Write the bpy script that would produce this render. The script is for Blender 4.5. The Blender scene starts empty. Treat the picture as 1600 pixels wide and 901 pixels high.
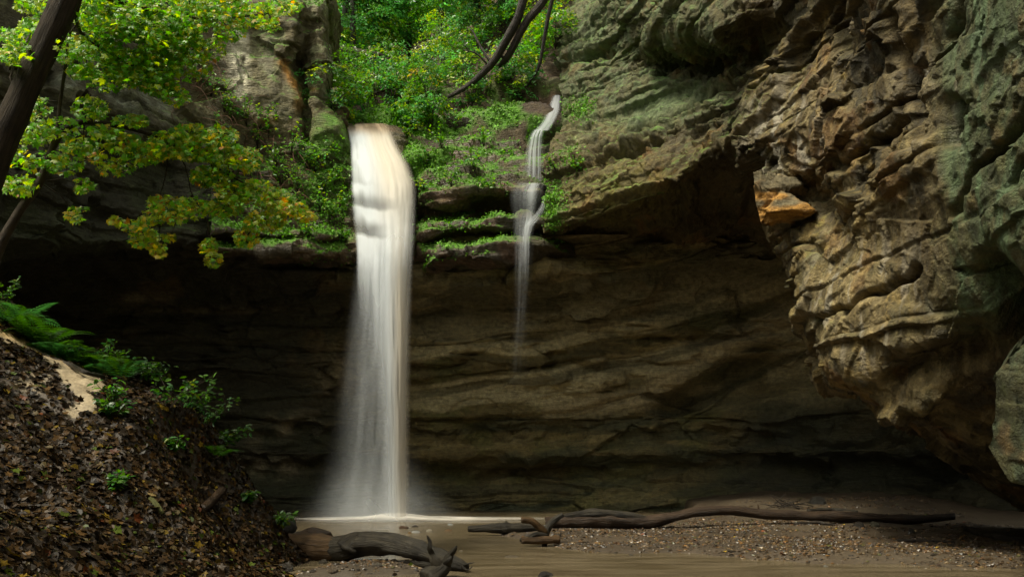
import bpy, math, random
import numpy as np
from mathutils import Vector

random.seed(7)
RNG = np.random.default_rng(11)
SC = bpy.context.scene
COL = SC.collection
R = math.radians

# ------------------------------------------------------------------ camera, sky, sun, exposure
F, HZ, CX, CAMH = 1244.0, 727.0, 800.0, 1.6      # focal length and horizon in photograph pixels
cam_d = bpy.data.cameras.new('camera')
cam = bpy.data.objects.new('camera', cam_d)
COL.objects.link(cam)
cam.location = (0, 0, CAMH)
cam.rotation_euler = (R(90), 0, 0)
cam_d.sensor_width = 36.0
cam_d.lens = F / 1600 * 36.0
cam_d.shift_y = (HZ - 450.5) / 1600
cam_d.clip_start = 0.1
cam_d.clip_end = 2000
SC.camera = cam

SUN_EL, SUN_AZ = R(60), R(-128)                  # azimuth from +Y towards +X: behind the camera, to the left
world = bpy.data.worlds.new('World')
SC.world = world
world.use_nodes = True
wn = world.node_tree
wn.nodes.clear()
sky = wn.nodes.new('ShaderNodeTexSky')
sky.sky_type = 'NISHITA'
sky.sun_disc = False
sky.sun_elevation = SUN_EL
sky.sun_rotation = SUN_AZ
sky.dust_density = 4.0
sky.air_density = 1.0
sky.ozone_density = 1.0
hs = wn.nodes.new('ShaderNodeHueSaturation')
hs.inputs['Saturation'].default_value = 0.10      # overcast: the blue is veiled
bg = wn.nodes.new('ShaderNodeBackground')
bg.inputs['Strength'].default_value = 0.075
wo = wn.nodes.new('ShaderNodeOutputWorld')
wn.links.new(sky.outputs['Color'], hs.inputs['Color'])
wt = wn.nodes.new('ShaderNodeVectorMath')            # white balance of the photograph: warm
wt.operation = 'MULTIPLY'
wt.inputs[1].default_value = (1.0, 0.97, 0.84)
wn.links.new(hs.outputs['Color'], wt.inputs[0])
wn.links.new(wt.outputs[0], bg.inputs['Color'])
wn.links.new(bg.outputs['Background'], wo.inputs['Surface'])

sun_d = bpy.data.lights.new('sun', 'SUN')
sun_d.energy = 1.5
sun_d.angle = R(12)
sun_d.color = (1.0, 0.92, 0.72)
sun = bpy.data.objects.new('sun', sun_d)
COL.objects.link(sun)
sdir = Vector((math.sin(SUN_AZ) * math.cos(SUN_EL), math.cos(SUN_AZ) * math.cos(SUN_EL), math.sin(SUN_EL)))
sun.rotation_euler = (-sdir).to_track_quat('-Z', 'Y').to_euler()
sun.location = (0, 0, 40)

SC.view_settings.view_transform = 'Standard'
SC.view_settings.look = 'None'
SC.view_settings.gamma = 1.0
SC.view_settings.exposure = 1.65
SC.view_settings.use_curve_mapping = False
SC.render.engine = 'CYCLES'
SC.cycles.use_denoising = True
SC.cycles.max_bounces = 6
SC.cycles.diffuse_bounces = 4
SC.cycles.transmission_bounces = 4
SC.cycles.transparent_max_bounces = 24

# ------------------------------------------------------------------ numpy noise
def lerp(a, b, t):
    return a + (b - a) * t
def sstep(a, b, x):
    t = np.clip((x - a) / (b - a), 0, 1)
    return t * t * (3 - 2 * t)
def hash3(x, y, z, s=0):
    with np.errstate(over='ignore'):
        n = (x.astype(np.int64) * 374761393 + y.astype(np.int64) * 668265263 + z.astype(np.int64) * 1440662683 + s * 974634221) & 0xffffffff
        n = ((n ^ (n >> 13)) * 1274126177) & 0xffffffff
        n = ((n ^ (n >> 15)) * 2246822519) & 0xffffffff
        n = n ^ (n >> 16)
    return (n & 0xffffff) / float(0x1000000)
def vnoise(p, s=0):
    i = np.floor(p).astype(np.int64)
    f = p - i
    f = f * f * f * (f * (f * 6 - 15) + 10)
    x, y, z = i[:, 0], i[:, 1], i[:, 2]
    fx, fy, fz = f[:, 0], f[:, 1], f[:, 2]
    def c(a, b, d):
        return hash3(x + a, y + b, z + d, s)
    x00 = lerp(c(0, 0, 0), c(1, 0, 0), fx); x10 = lerp(c(0, 1, 0), c(1, 1, 0), fx)
    x01 = lerp(c(0, 0, 1), c(1, 0, 1), fx); x11 = lerp(c(0, 1, 1), c(1, 1, 1), fx)
    return lerp(lerp(x00, x10, fy), lerp(x01, x11, fy), fz) * 2 - 1
def fbm(p, o=4, s=0, gain=0.5):
    p = np.asarray(p, float)
    r = np.zeros(len(p)); a = 1.0; t = 0
    for k in range(o):
        r += a * vnoise(p, s + k * 17); t += a
        a *= gain
        p = p * 2.03 + np.array([1.7, 9.2, 4.3])
        p = p[:, [1, 2, 0]] if k % 2 else p
    return r / t * 1.6
def ridged(p, o=4, s=0):
    r = np.zeros(len(p)); a = 1.0; t = 0
    p = np.asarray(p, float)
    for k in range(o):
        r += a * (1 - 2 * np.abs(vnoise(p, s + k * 13))); t += a
        a *= 0.5; p = p * 2.07 + 3.1
    return r / t
def worley(p, s=0):
    """nearest cell: hash id, offset from the cell point, F2-F1"""
    i = np.floor(p).astype(np.int64)
    n = len(p)
    b1 = np.full(n, 1e9); b2 = np.full(n, 1e9)
    off = np.zeros((n, 3)); cid = np.zeros((n, 3), np.int64)
    for a in (-1, 0, 1):
        for b in (-1, 0, 1):
            for c in (-1, 0, 1):
                q = i + np.array([a, b, c])
                f = np.stack([hash3(q[:, 0], q[:, 1], q[:, 2], s + k) for k in range(3)], 1)
                d = p - (q + 0.1 + 0.8 * f)
                l = (d * d).sum(1)
                m = l < b1
                b2 = np.where(m, b1, np.minimum(b2, l))
                b1 = np.where(m, l, b1)
                off[m] = d[m]; cid[m] = q[m]
    return cid, off, np.sqrt(b2) - np.sqrt(b1)
def facets(p, s=0, tilt=0.6):
    cid, off, edge = worley(p, s)
    h = hash3(cid[:, 0], cid[:, 1], cid[:, 2], s + 9) - 0.5
    g = np.stack([hash3(cid[:, 0], cid[:, 1], cid[:, 2], s + 20 + k) - 0.5 for k in range(3)], 1)
    return h + tilt * (off * g).sum(1) * 2, edge
def slabs(p, s=0, tilt=0.6, k=14.0):
    """broad tilted planes that meet along narrow ramps: broken rock faces"""
    i = np.floor(p).astype(np.int64)
    num = np.zeros(len(p)); den = np.zeros(len(p))
    for a in (-1, 0, 1):
        for b in (-1, 0, 1):
            for c in (-1, 0, 1):
                q = i + np.array([a, b, c]); x, y, z = q[:, 0], q[:, 1], q[:, 2]
                f = np.stack([hash3(x, y, z, s + m) for m in range(3)], 1)
                d = p - (q + 0.1 + 0.8 * f)
                w = np.exp(-k * (d * d).sum(1))
                g = np.stack([hash3(x, y, z, s + 20 + m) - 0.5 for m in range(3)], 1)
                num += w * (hash3(x, y, z, s + 9) - 0.5 + 2 * tilt * (d * g).sum(1)); den += w
    return num / (den + 1e-12)
def strata(z, thick, s=0, sharp=0.22, joint=0.0):
    """stepped profile of rock beds in height, with a joint cut between beds"""
    t = z / thick
    k = np.floor(t).astype(np.int64); f = t - k
    o = np.zeros_like(k)
    a = hash3(k, o, o, s); b = hash3(k + 1, o, o, s)
    v = lerp(a, b, sstep(1 - sharp, 1, f)) * 2 - 1
    if joint:
        v = v - joint * np.exp(-((f - 1 + sharp * 0.5) / 0.03) ** 2) * (hash3(k, o + 3, o, s) > 0.35)
    return v

# ------------------------------------------------------------------ pixels and positions
def P(px, py, d):
    return ((px - CX) / F * d, d, CAMH - (py - HZ) / F * d)
def proj(p):
    d = np.maximum(p[:, 1], 0.01)
    return CX + p[:, 0] / d * F, HZ - (p[:, 2] - CAMH) / d * F
def blob(px, py, x, y, rx, ry, rot=0.0):
    c, s = math.cos(R(rot)), math.sin(R(rot))
    a = ((px - x) * c + (py - y) * s) / rx
    b = (-(px - x) * s + (py - y) * c) / ry
    return np.exp(-(a * a + b * b))
def polydist(px, py, pts):
    best = np.full(len(px), 1e9)
    for (x0, y0), (x1, y1) in zip(pts[:-1], pts[1:]):
        dx, dy = x1 - x0, y1 - y0
        t = np.clip(((px - x0) * dx + (py - y0) * dy) / (dx * dx + dy * dy), 0, 1)
        best = np.minimum(best, np.hypot(px - x0 - t * dx, py - y0 - t * dy))
    return best
def mixc(c, m, col):
    m = np.clip(m, 0, 1)[:, None]
    return c * (1 - m) + np.array(col) * m

# ------------------------------------------------------------------ mesh helpers
def mesh_from(name, verts, faces, col=None, attrs=None, smooth=True, mat=None):
    """verts (n,3); faces (m,3) or (m,4) int array; col (n,3) per vertex; attrs {name: (n,)}"""
    verts = np.asarray(verts, np.float32); faces = np.asarray(faces, np.int32)
    me = bpy.data.meshes.new(name)
    k = faces.shape[1]
    me.vertices.add(len(verts)); me.vertices.foreach_set('co', verts.ravel())
    me.loops.add(faces.size); me.loops.foreach_set('vertex_index', faces.ravel())
    me.polygons.add(len(faces))
    me.polygons.foreach_set('loop_start', np.arange(0, faces.size, k, dtype=np.int32))
    me.polygons.foreach_set('loop_total', np.full(len(faces), k, np.int32))
    me.polygons.foreach_set('use_smooth', np.full(len(faces), smooth, bool))
    me.update(calc_edges=True)
    if col is not None:
        a = me.attributes.new('Col', 'FLOAT_COLOR', 'POINT')
        c4 = np.ones((len(verts), 4), np.float32); c4[:, :3] = col
        a.data.foreach_set('color', c4.ravel())
    for n, v in (attrs or {}).items():
        v = np.asarray(v, np.float32)
        if v.ndim == 1:
            a = me.attributes.new(n, 'FLOAT', 'POINT'); a.data.foreach_set('value', v)
        else:
            a = me.attributes.new(n, 'FLOAT_VECTOR', 'POINT'); a.data.foreach_set('vector', v.ravel())
    if mat:
        me.materials.append(mat)
    return me
def obj(name, me, parent=None):
    o = bpy.data.objects.new(name, me)
    COL.objects.link(o)
    if parent is not None:
        o.parent = parent
    return o
def tag(o, label=None, cat=None, group=None, kind=None):
    if label: o['label'] = label
    if cat: o['category'] = cat
    if group: o['group'] = group
    if kind: o['kind'] = kind
    return o
def empty(name, loc, label, cat, group=None):
    o = bpy.data.objects.new(name, None)
    COL.objects.link(o)
    o.location = loc
    o.empty_display_size = 0.2
    return tag(o, label, cat, group)
def grid_faces(nu, nv, wrap=False):
    """vertex index = u*nv + v"""
    u = np.arange(nu - (0 if wrap else 1)); v = np.arange(nv - 1)
    U, V = np.meshgrid(u, v, indexing='ij')
    U2 = (U + 1) % nu
    a = U * nv + V; b = U2 * nv + V; c = U2 * nv + V + 1; d = U * nv + V + 1
    return np.stack([a, b, c, d], -1).reshape(-1, 4)
def cr(A, t):
    """Catmull-Rom along axis 0 at parameters t"""
    m = len(A)
    i = np.clip(np.floor(t).astype(int), 0, m - 2); f = t - i
    f = f.reshape((-1,) + (1,) * (A.ndim - 1))
    p1, p2 = A[i], A[i + 1]
    p0 = A[np.clip(i - 1, 0, m - 1)]; p3 = A[np.clip(i + 2, 0, m - 1)]
    m1, m2 = 0.42 * (p2 - p0), 0.42 * (p3 - p1)
    f2, f3 = f * f, f * f * f
    return (2 * f3 - 3 * f2 + 1) * p1 + (f3 - 2 * f2 + f) * m1 + (-2 * f3 + 3 * f2) * p2 + (f3 - f2) * m2
def even_t(A, n):
    m = len(A); t = np.linspace(0, m - 1, (m - 1) * 16 + 1)
    Q = cr(A, t)
    d = np.linalg.norm(np.diff(Q, axis=0), axis=-1)
    if Q.ndim == 3:                                   # finer where the photograph looks
        mid = (Q[1:] + Q[:-1]) / 2
        dep = np.maximum(mid[..., 1], 0.5)
        sx = CX + mid[..., 0] / dep * F; sy = HZ - (mid[..., 2] - CAMH) / dep * F
        d = d / dep * np.where((sx > -60) & (sx < 1660) & (sy > -60) & (sy < 960), 1.0, 0.12)
    d = d.reshape(len(d), -1).mean(1) + 1e-4
    s = np.concatenate([[0], np.cumsum(d)])
    return np.interp(np.linspace(0, s[-1], n), s, t)
def surface(ctrl, nu, nv):
    """ctrl (cols, rows, 3) world points -> dense (nu, nv, 3)"""
    A = np.asarray(ctrl, float)
    A = cr(A, even_t(A, nu))
    A = np.swapaxes(A, 0, 1)
    A = cr(A, even_t(A, nv))
    return np.swapaxes(A, 0, 1)
def normals(G, ref=None):
    du = np.gradient(G, axis=0); dv = np.gradient(G, axis=1)
    n = np.cross(du, dv)
    n /= np.linalg.norm(n, axis=-1, keepdims=True) + 1e-9
    if ref is not None:
        if ((np.array(ref) - G) * n).sum() < 0:
            n = -n
    return n
def ctrl_px(cols, rim=None):
    A = np.array([[P(*q) for q in c] for c in cols], float)
    if rim is not None:                               # the cliff tops end at the canyon rim and lean back
        e = np.maximum(A[..., 2] - rim, 0)
        A[..., 2] -= e * 0.85; A[..., 1] += np.where(e > 0, 0.25 * e, 0)
    return A

# ------------------------------------------------------------------ materials
def new_mat(name):
    m = bpy.data.materials.new(name)
    m.use_nodes = True
    nt = m.node_tree
    b = nt.nodes.get('Principled BSDF')
    return m, nt, b
def node(nt, t, **kw):
    n = nt.nodes.new(t)
    for k, v in kw.items():
        if k in n.inputs: n.inputs[k].default_value = v
        else: setattr(n, k, v)
    return n
def noise_node(nt, vec, scale, detail=4, rough=0.55):
    n = node(nt, 'ShaderNodeTexNoise')
    n.inputs['Scale'].default_value = scale; n.inputs['Detail'].default_value = detail; n.inputs['Roughness'].default_value = rough
    nt.links.new(vec, n.inputs['Vector'])
    return n
def mapr(nt, val, a, b, c, d):
    n = node(nt, 'ShaderNodeMapRange')
    n.inputs[1].default_value = a; n.inputs[2].default_value = b; n.inputs[3].default_value = c; n.inputs[4].default_value = d
    nt.links.new(val, n.inputs[0])
    return n.outputs[0]
def math_node(nt, op, a, b):
    n = node(nt, 'ShaderNodeMath', operation=op)
    for i, v in enumerate((a, b)):
        if isinstance(v, (int, float)): n.inputs[i].default_value = v
        else: nt.links.new(v, n.inputs[i])
    return n.outputs[0]
def scale_col(nt, col, fac):
    n = node(nt, 'ShaderNodeVectorMath', operation='SCALE')
    nt.links.new(col, n.inputs[0]); nt.links.new(fac, n.inputs['Scale'])
    return n.outputs[0]
def attr(nt, name):
    n = node(nt, 'ShaderNodeAttribute'); n.attribute_name = name
    return n
def objcoord(nt, scale=(1, 1, 1)):
    tc = node(nt, 'ShaderNodeTexCoord')
    mp = node(nt, 'ShaderNodeMapping'); mp.inputs['Scale'].default_value = scale
    nt.links.new(tc.outputs['Object'], mp.inputs['Vector'])
    return mp.outputs[0]

def mat_rock(name, bump=0.5, bscale=1.0, bed=0.8, grain=(0.6, 0.6, 4.0), chip=0.0):
    m, nt, b = new_mat(name)
    v = objcoord(nt)
    vz = objcoord(nt, grain)
    a = attr(nt, 'Col'); w = attr(nt, 'wet')
    n1 = noise_node(nt, v, 7 * bscale, 6, 0.65)
    n2 = noise_node(nt, vz, 5 * bscale, 5, 0.6)
    n3 = noise_node(nt, v, 38 * bscale, 4, 0.6)
    k = math_node(nt, 'MULTIPLY', mapr(nt, n1.outputs[0], 0.3, 0.7, 0.6, 1.4), mapr(nt, n2.outputs[0], 0.3, 0.7, 0.75, 1.25))
    k = math_node(nt, 'MULTIPLY', k, mapr(nt, n3.outputs[0], 0.3, 0.7, 0.78, 1.22))
    nt.links.new(scale_col(nt, a.outputs['Color'], k), b.inputs['Base Color'])
    r = mapr(nt, w.outputs['Fac'], 0, 1, 0.78, 0.22)
    r2 = math_node(nt, 'ADD', r, mapr(nt, n3.outputs[0], 0.3, 0.7, -0.08, 0.1))
    nt.links.new(r2, b.inputs['Roughness'])
    h = math_node(nt, 'ADD', math_node(nt, 'MULTIPLY', n1.outputs[0], 1.0), math_node(nt, 'MULTIPLY', n2.outputs[0], bed))
    h = math_node(nt, 'ADD', h, math_node(nt, 'MULTIPLY', n3.outputs[0], 0.25))
    if chip:
        for sc_, wt in ((3.2, 0.5), (8.5, 0.25)):
            wv = node(nt, 'ShaderNodeVectorMath', operation='MULTIPLY_ADD')
            nt.links.new(n1.outputs['Color'], wv.inputs[0]); wv.inputs[1].default_value = (0.12, 0.12, 0.12); nt.links.new(v, wv.inputs[2])
            vo = node(nt, 'ShaderNodeTexVoronoi'); vo.inputs['Scale'].default_value = sc_
            nt.links.new(wv.outputs[0], vo.inputs['Vector'])
            dt = node(nt, 'ShaderNodeVectorMath', operation='DOT_PRODUCT'); dt.inputs[1].default_value = (1, 0, 0)
            nt.links.new(vo.outputs['Color'], dt.inputs[0])
            h = math_node(nt, 'ADD', h, math_node(nt, 'MULTIPLY', dt.outputs['Value'], wt * chip))
    bp = node(nt, 'ShaderNodeBump'); bp.inputs['Strength'].default_value = bump; bp.inputs['Distance'].default_value = 0.12
    nt.links.new(h, bp.inputs['Height']); nt.links.new(bp.outputs[0], b.inputs['Normal'])
    b.inputs['Specular IOR Level'].default_value = 0.4
    return m
M_ROCK = mat_rock('rock_sandstone', 0.9, chip=0.4)
M_ROCKR = mat_rock('rock_fractured', 1.0, 0.9, 0.35, (2.2, 2.2, 0.5), 1.2)

def mat_soil(name, bump=0.5, scale=20):
    m, nt, b = new_mat(name)
    v = objcoord(nt)
    a = attr(nt, 'Col')
    n1 = noise_node(nt, v, scale, 5, 0.65); n2 = noise_node(nt, v, scale * 6, 3, 0.6)
    k = math_node(nt, 'MULTIPLY', mapr(nt, n1.outputs[0], 0.3, 0.7, 0.65, 1.35), mapr(nt, n2.outputs[0], 0.3, 0.7, 0.7, 1.3))
    nt.links.new(scale_col(nt, a.outputs['Color'], k), b.inputs['Base Color'])
    b.inputs['Roughness'].default_value = 0.55
    h = math_node(nt, 'ADD', n1.outputs[0], math_node(nt, 'MULTIPLY', n2.outputs[0], 0.4))
    bp = node(nt, 'ShaderNodeBump'); bp.inputs['Strength'].default_value = bump; bp.inputs['Distance'].default_value = 0.04
    nt.links.new(h, bp.inputs['Height']); nt.links.new(bp.outputs[0], b.inputs['Normal'])
    return m
M_SOIL = mat_soil('wet_soil')

def mat_leaf(name, trans=0.45, rough=0.35, gain=1.5):
    m, nt, b = new_mat(name)
    a = attr(nt, 'Col')
    nt.links.new(a.outputs['Color'], b.inputs['Base Color'])
    b.inputs['Roughness'].default_value = rough
    b.inputs['Specular IOR Level'].default_value = 0.5
    tr = node(nt, 'ShaderNodeBsdfTranslucent')
    hsv = node(nt, 'ShaderNodeHueSaturation'); hsv.inputs['Value'].default_value = gain; hsv.inputs['Saturation'].default_value = 1.08
    nt.links.new(a.outputs['Color'], hsv.inputs['Color']); nt.links.new(hsv.outputs[0], tr.inputs['Color'])
    mx = node(nt, 'ShaderNodeMixShader'); mx.inputs[0].default_value = trans
    nt.links.new(b.outputs[0], mx.inputs[1]); nt.links.new(tr.outputs[0], mx.inputs[2])
    nt.links.new(mx.outputs[0], nt.nodes['Material Output'].inputs['Surface'])
    return m
M_LEAF = mat_leaf('leaf', 0.48)
M_MAPLE = mat_leaf('maple_leaf', 0.55, 0.35, 1.9)
M_LITTER = mat_leaf('dead_leaf', 0.05, 0.45)
M_LITTER.node_tree.nodes['Principled BSDF'].inputs['Specular IOR Level'].default_value = 0.12
M_MOSS = mat_leaf('moss', 0.25, 0.7)

def mat_bark(name, c1, c2, scale=1.0, rough=0.75, bump=0.7):
    m, nt, b = new_mat(name)
    at = attr(nt, 'flow')
    mp = node(nt, 'ShaderNodeMapping'); mp.inputs['Scale'].default_value = (9 * scale, 1.1 * scale, 9 * scale)
    nt.links.new(at.outputs['Vector'], mp.inputs['Vector'])
    n1 = noise_node(nt, mp.outputs[0], 2.2, 6, 0.7)
    v = objcoord(nt)
    n2 = noise_node(nt, v, 3.0 * scale, 4, 0.6)
    f = math_node(nt, 'ADD', math_node(nt, 'MULTIPLY', n1.outputs[0], 0.6), math_node(nt, 'MULTIPLY', n2.outputs[0], 0.4))
    f = mapr(nt, f, 0.38, 0.62, 0, 1)
    mx = node(nt, 'ShaderNodeMix', data_type='RGBA')
    mx.inputs[6].default_value = (*c1, 1); mx.inputs[7].default_value = (*c2, 1)
    nt.links.new(f, mx.inputs[0]); nt.links.new(mx.outputs[2], b.inputs['Base Color'])
    b.inputs['Roughness'].default_value = rough; b.inputs['Specular IOR Level'].default_value = 0.22
    bp = node(nt, 'ShaderNodeBump'); bp.inputs['Strength'].default_value = min(1.0, bump * 1.4); bp.inputs['Distance'].default_value = 0.06
    nt.links.new(n1.outputs[0], bp.inputs['Height']); nt.links.new(bp.outputs[0], b.inputs['Normal'])
    return m
M_BARK = mat_bark('bark_brown', (0.009, 0.0065, 0.004), (0.05, 0.036, 0.02))
M_BARKDARK = mat_bark('bark_wet_dark', (0.012, 0.010, 0.008), (0.045, 0.035, 0.026), 1.0, 0.4)
M_LOG = mat_bark('driftwood_grey', (0.005, 0.004, 0.003), (0.042, 0.035, 0.023), 1.0, 0.5)
M_LOGTAN = mat_bark('driftwood_tan', (0.022, 0.012, 0.005), (0.10, 0.058, 0.024), 1.0, 0.5)
M_LOGBROWN = mat_bark('driftwood_brown', (0.012, 0.007, 0.004), (0.05, 0.03, 0.016), 0.8, 0.42)
M_STEM = mat_bark('dry_stem', (0.06, 0.03, 0.02), (0.16, 0.085, 0.05), 1.0, 0.8, 0.2)
M_TWIG = mat_bark('twig', (0.02, 0.014, 0.009), (0.06, 0.045, 0.03), 2.0, 0.6, 0.3)

# ------------------------------------------------------------------ the rock walls
def finish_rock(name, G, colf, nref=(0, 6, 5), mat=None):
    nu, nv = G.shape[:2]
    n = normals(G, nref).reshape(-1, 3)
    p = G.reshape(-1, 3)
    col, wet = colf(p, n)
    fc = grid_faces(nu, nv)
    # face orientation as the normals
    a, b, c = p[fc[:1, 0]], p[fc[:1, 1]], p[fc[:1, 2]]
    if np.dot(np.cross(b - a, c - a)[0], n[fc[0, 0]]) < 0:
        fc = fc[:, ::-1]
    me = mesh_from(name, p, fc, col, {'wet': wet}, True, mat or M_ROCK)
    o = obj(name, me)
    tag(o, kind='structure')
    return o, p, n
def rock_tone(p, s=0):
    """bare sandstone: brown to tan beds, olive stain; returns colour"""
    zz = p[:, 2] + 0.5 * fbm(p * 0.25, 3, s)
    c = np.tile(np.array([0.165, 0.125, 0.072]), (len(p), 1))
    c = mixc(c, 0.5 + 0.9 * fbm(p * 0.45, 4, s + 1), (0.10, 0.082, 0.046))
    c = mixc(c, 0.35 + 0.55 * strata(zz, 0.5, s + 2, 0.5), (0.24, 0.185, 0.105))
    c = mixc(c, 0.25 + 0.5 * strata(zz, 0.17, s + 3, 0.5), (0.12, 0.10, 0.062))
    c = mixc(c, sstep(0.15, 0.7, fbm(p * 0.8, 4, s + 4)) * 0.6, (0.11, 0.115, 0.05))
    return c * np.array([0.60, 0.57, 0.37])
def moss_mask(p, n, s=0, lo=0.25, hi=0.6):
    up = n[:, 2] + 0.35 * fbm(p * 1.6, 4, s)
    return sstep(lo, hi, up)
MOSS = np.array([0.085, 0.22, 0.012])

STRUCT = {}
# ---- alcove: the hollowed back wall and its ceiling
plan = [(-260, 20.5), (-80, 23.5), (100, 26.2), (300, 27.6), (480, 28.2), (600, 28.4), (740, 28.4), (900, 28.2), (1050, 27.8), (1180, 27.0), (1300, 25.8), (1420, 24.2), (1540, 22.2), (1680, 20)]
prof = [(-0.8, 0.0), (0.3, 0.0), (0.9, -0.25), (1.5, -0.45), (2.0, 0.15), (2.6, 0.0), (3.2, 0.35), (4.2, 0.2), (5.0, 0.7), (5.8, 0.8), (6.6, 1.1), (7.1, 1.7), (7.45, 2.5), (7.6, 3.0), (7.8, 3.2), (8.8, 3.3)]
pb = np.array([((px - CX) / F * d, d) for px, d in plan])
tn = np.gradient(pb, axis=0); nrm = np.stack([tn[:, 1], -tn[:, 0]], 1); nrm /= np.linalg.norm(nrm, axis=1, keepdims=True)
ctrl = np.array([[(b[0] + q[0] * o, b[1] + q[1] * o, z) for z, o in prof] for b, q in zip(pb, nrm)])
G = surface(ctrl, 700, 380)
n = normals(G, (0, 6, 4)); p = G.reshape(-1, 3); nn = n.reshape(-1, 3)
px, py = proj(p)
zz = p[:, 2] + 0.35 * fbm(p * np.array([0.18, 0.18, 0.3]), 3, 5) - 0.03 * p[:, 0] - 0.02 * np.maximum(p[:, 0], 0) ** 2 * sstep(1.5, 4.0, p[:, 2])
amp = 0.6 + 0.5 * fbm(p * np.array([0.25, 0.25, 0.5]), 3, 6)
d = 0.30 * strata(zz, 0.85, 7, 0.35, 0.5) * amp + 0.09 * strata(zz + 0.1 * fbm(p * 1.1, 3, 8), 0.26, 8, 0.4, 0.5) * amp
fa, ed = facets(p * np.array([0.3, 0.3, 1.0]) + 0.15 * fbm(p * 0.6, 3, 70)[:, None], 31, 0.6)
d += 0.26 * fa + 0.3 * fbm(p * 0.4, 4, 9) + 0.07 * fbm(p * 2.6, 4, 10)
hol = ridged(p * np.array([0.35, 0.35, 1.1]), 3, 12)
d -= 0.35 * sstep(0.25, 0.7, hol) * sstep(0.3, 1.5, p[:, 2])
# the pale rib that climbs towards the right-hand arch, and the undercut below it
d += 0.5 * np.exp(-(polydist(px, py, [(1000, 622), (1100, 560), (1230, 490)]) / 26) ** 2)
d -= 0.7 * np.exp(-(polydist(px, py, [(1060, 640), (1160, 590), (1290, 540)]) / 26) ** 2)
p = p + nn * d[:, None]
def col_alcove(p, n):
    px, py = proj(p)
    c = rock_tone(p, 40) * np.array([1.7, 1.75, 1.7])
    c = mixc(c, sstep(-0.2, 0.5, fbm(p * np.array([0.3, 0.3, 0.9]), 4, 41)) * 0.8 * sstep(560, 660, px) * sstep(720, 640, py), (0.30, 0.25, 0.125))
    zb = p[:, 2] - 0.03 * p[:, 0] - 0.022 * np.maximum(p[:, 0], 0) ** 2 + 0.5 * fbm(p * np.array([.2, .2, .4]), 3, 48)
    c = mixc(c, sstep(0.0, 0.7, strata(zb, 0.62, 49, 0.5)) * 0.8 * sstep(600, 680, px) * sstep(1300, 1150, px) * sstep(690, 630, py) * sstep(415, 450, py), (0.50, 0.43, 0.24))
    c = mixc(c, sstep(0.1, 0.7, strata(zb, 0.33, 50, 0.4)) * 0.6 * sstep(600, 680, px), (0.05, 0.048, 0.022))
    # the left half is mixed down almost to black
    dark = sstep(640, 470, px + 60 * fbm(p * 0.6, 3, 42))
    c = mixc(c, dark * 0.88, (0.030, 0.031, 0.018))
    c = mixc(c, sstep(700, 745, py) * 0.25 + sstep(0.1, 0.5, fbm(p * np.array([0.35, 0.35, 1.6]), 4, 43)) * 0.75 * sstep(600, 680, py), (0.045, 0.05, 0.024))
    c = mixc(c, sstep(0.2, 0.5, fbm(p * np.array([0.5, 0.5, 1.5]), 4, 44)) * 0.5 * sstep(850, 1000, px), (0.06, 0.062, 0.026))
    c = mixc(c, sstep(1030, 1230, px + 40 * fbm(p * .5, 3, 51)) * sstep(560, 680, py) * 0.8, (0.022, 0.023, 0.011))  # deep shade of the lower right hollow, painted into the rock colour
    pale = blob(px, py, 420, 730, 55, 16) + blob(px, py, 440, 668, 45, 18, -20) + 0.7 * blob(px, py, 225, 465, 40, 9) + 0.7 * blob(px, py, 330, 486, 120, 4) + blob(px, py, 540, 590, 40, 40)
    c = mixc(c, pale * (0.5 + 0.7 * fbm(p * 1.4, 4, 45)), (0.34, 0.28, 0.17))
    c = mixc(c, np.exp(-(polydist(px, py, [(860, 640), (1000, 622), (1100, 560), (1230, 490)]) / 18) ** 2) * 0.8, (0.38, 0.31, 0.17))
    c = mixc(c, sstep(0.45, 0.75, fbm(p * 0.7, 3, 46)) * 0.2 * sstep(620, 520, py), (0.24, 0.15, 0.05))
    return c, 0.25 + 0.35 * sstep(0, 0.6, fbm(p * 0.8, 3, 47))
STRUCT['alcove'] = finish_rock('cliff_back_wall', p.reshape(G.shape), col_alcove)

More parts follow.
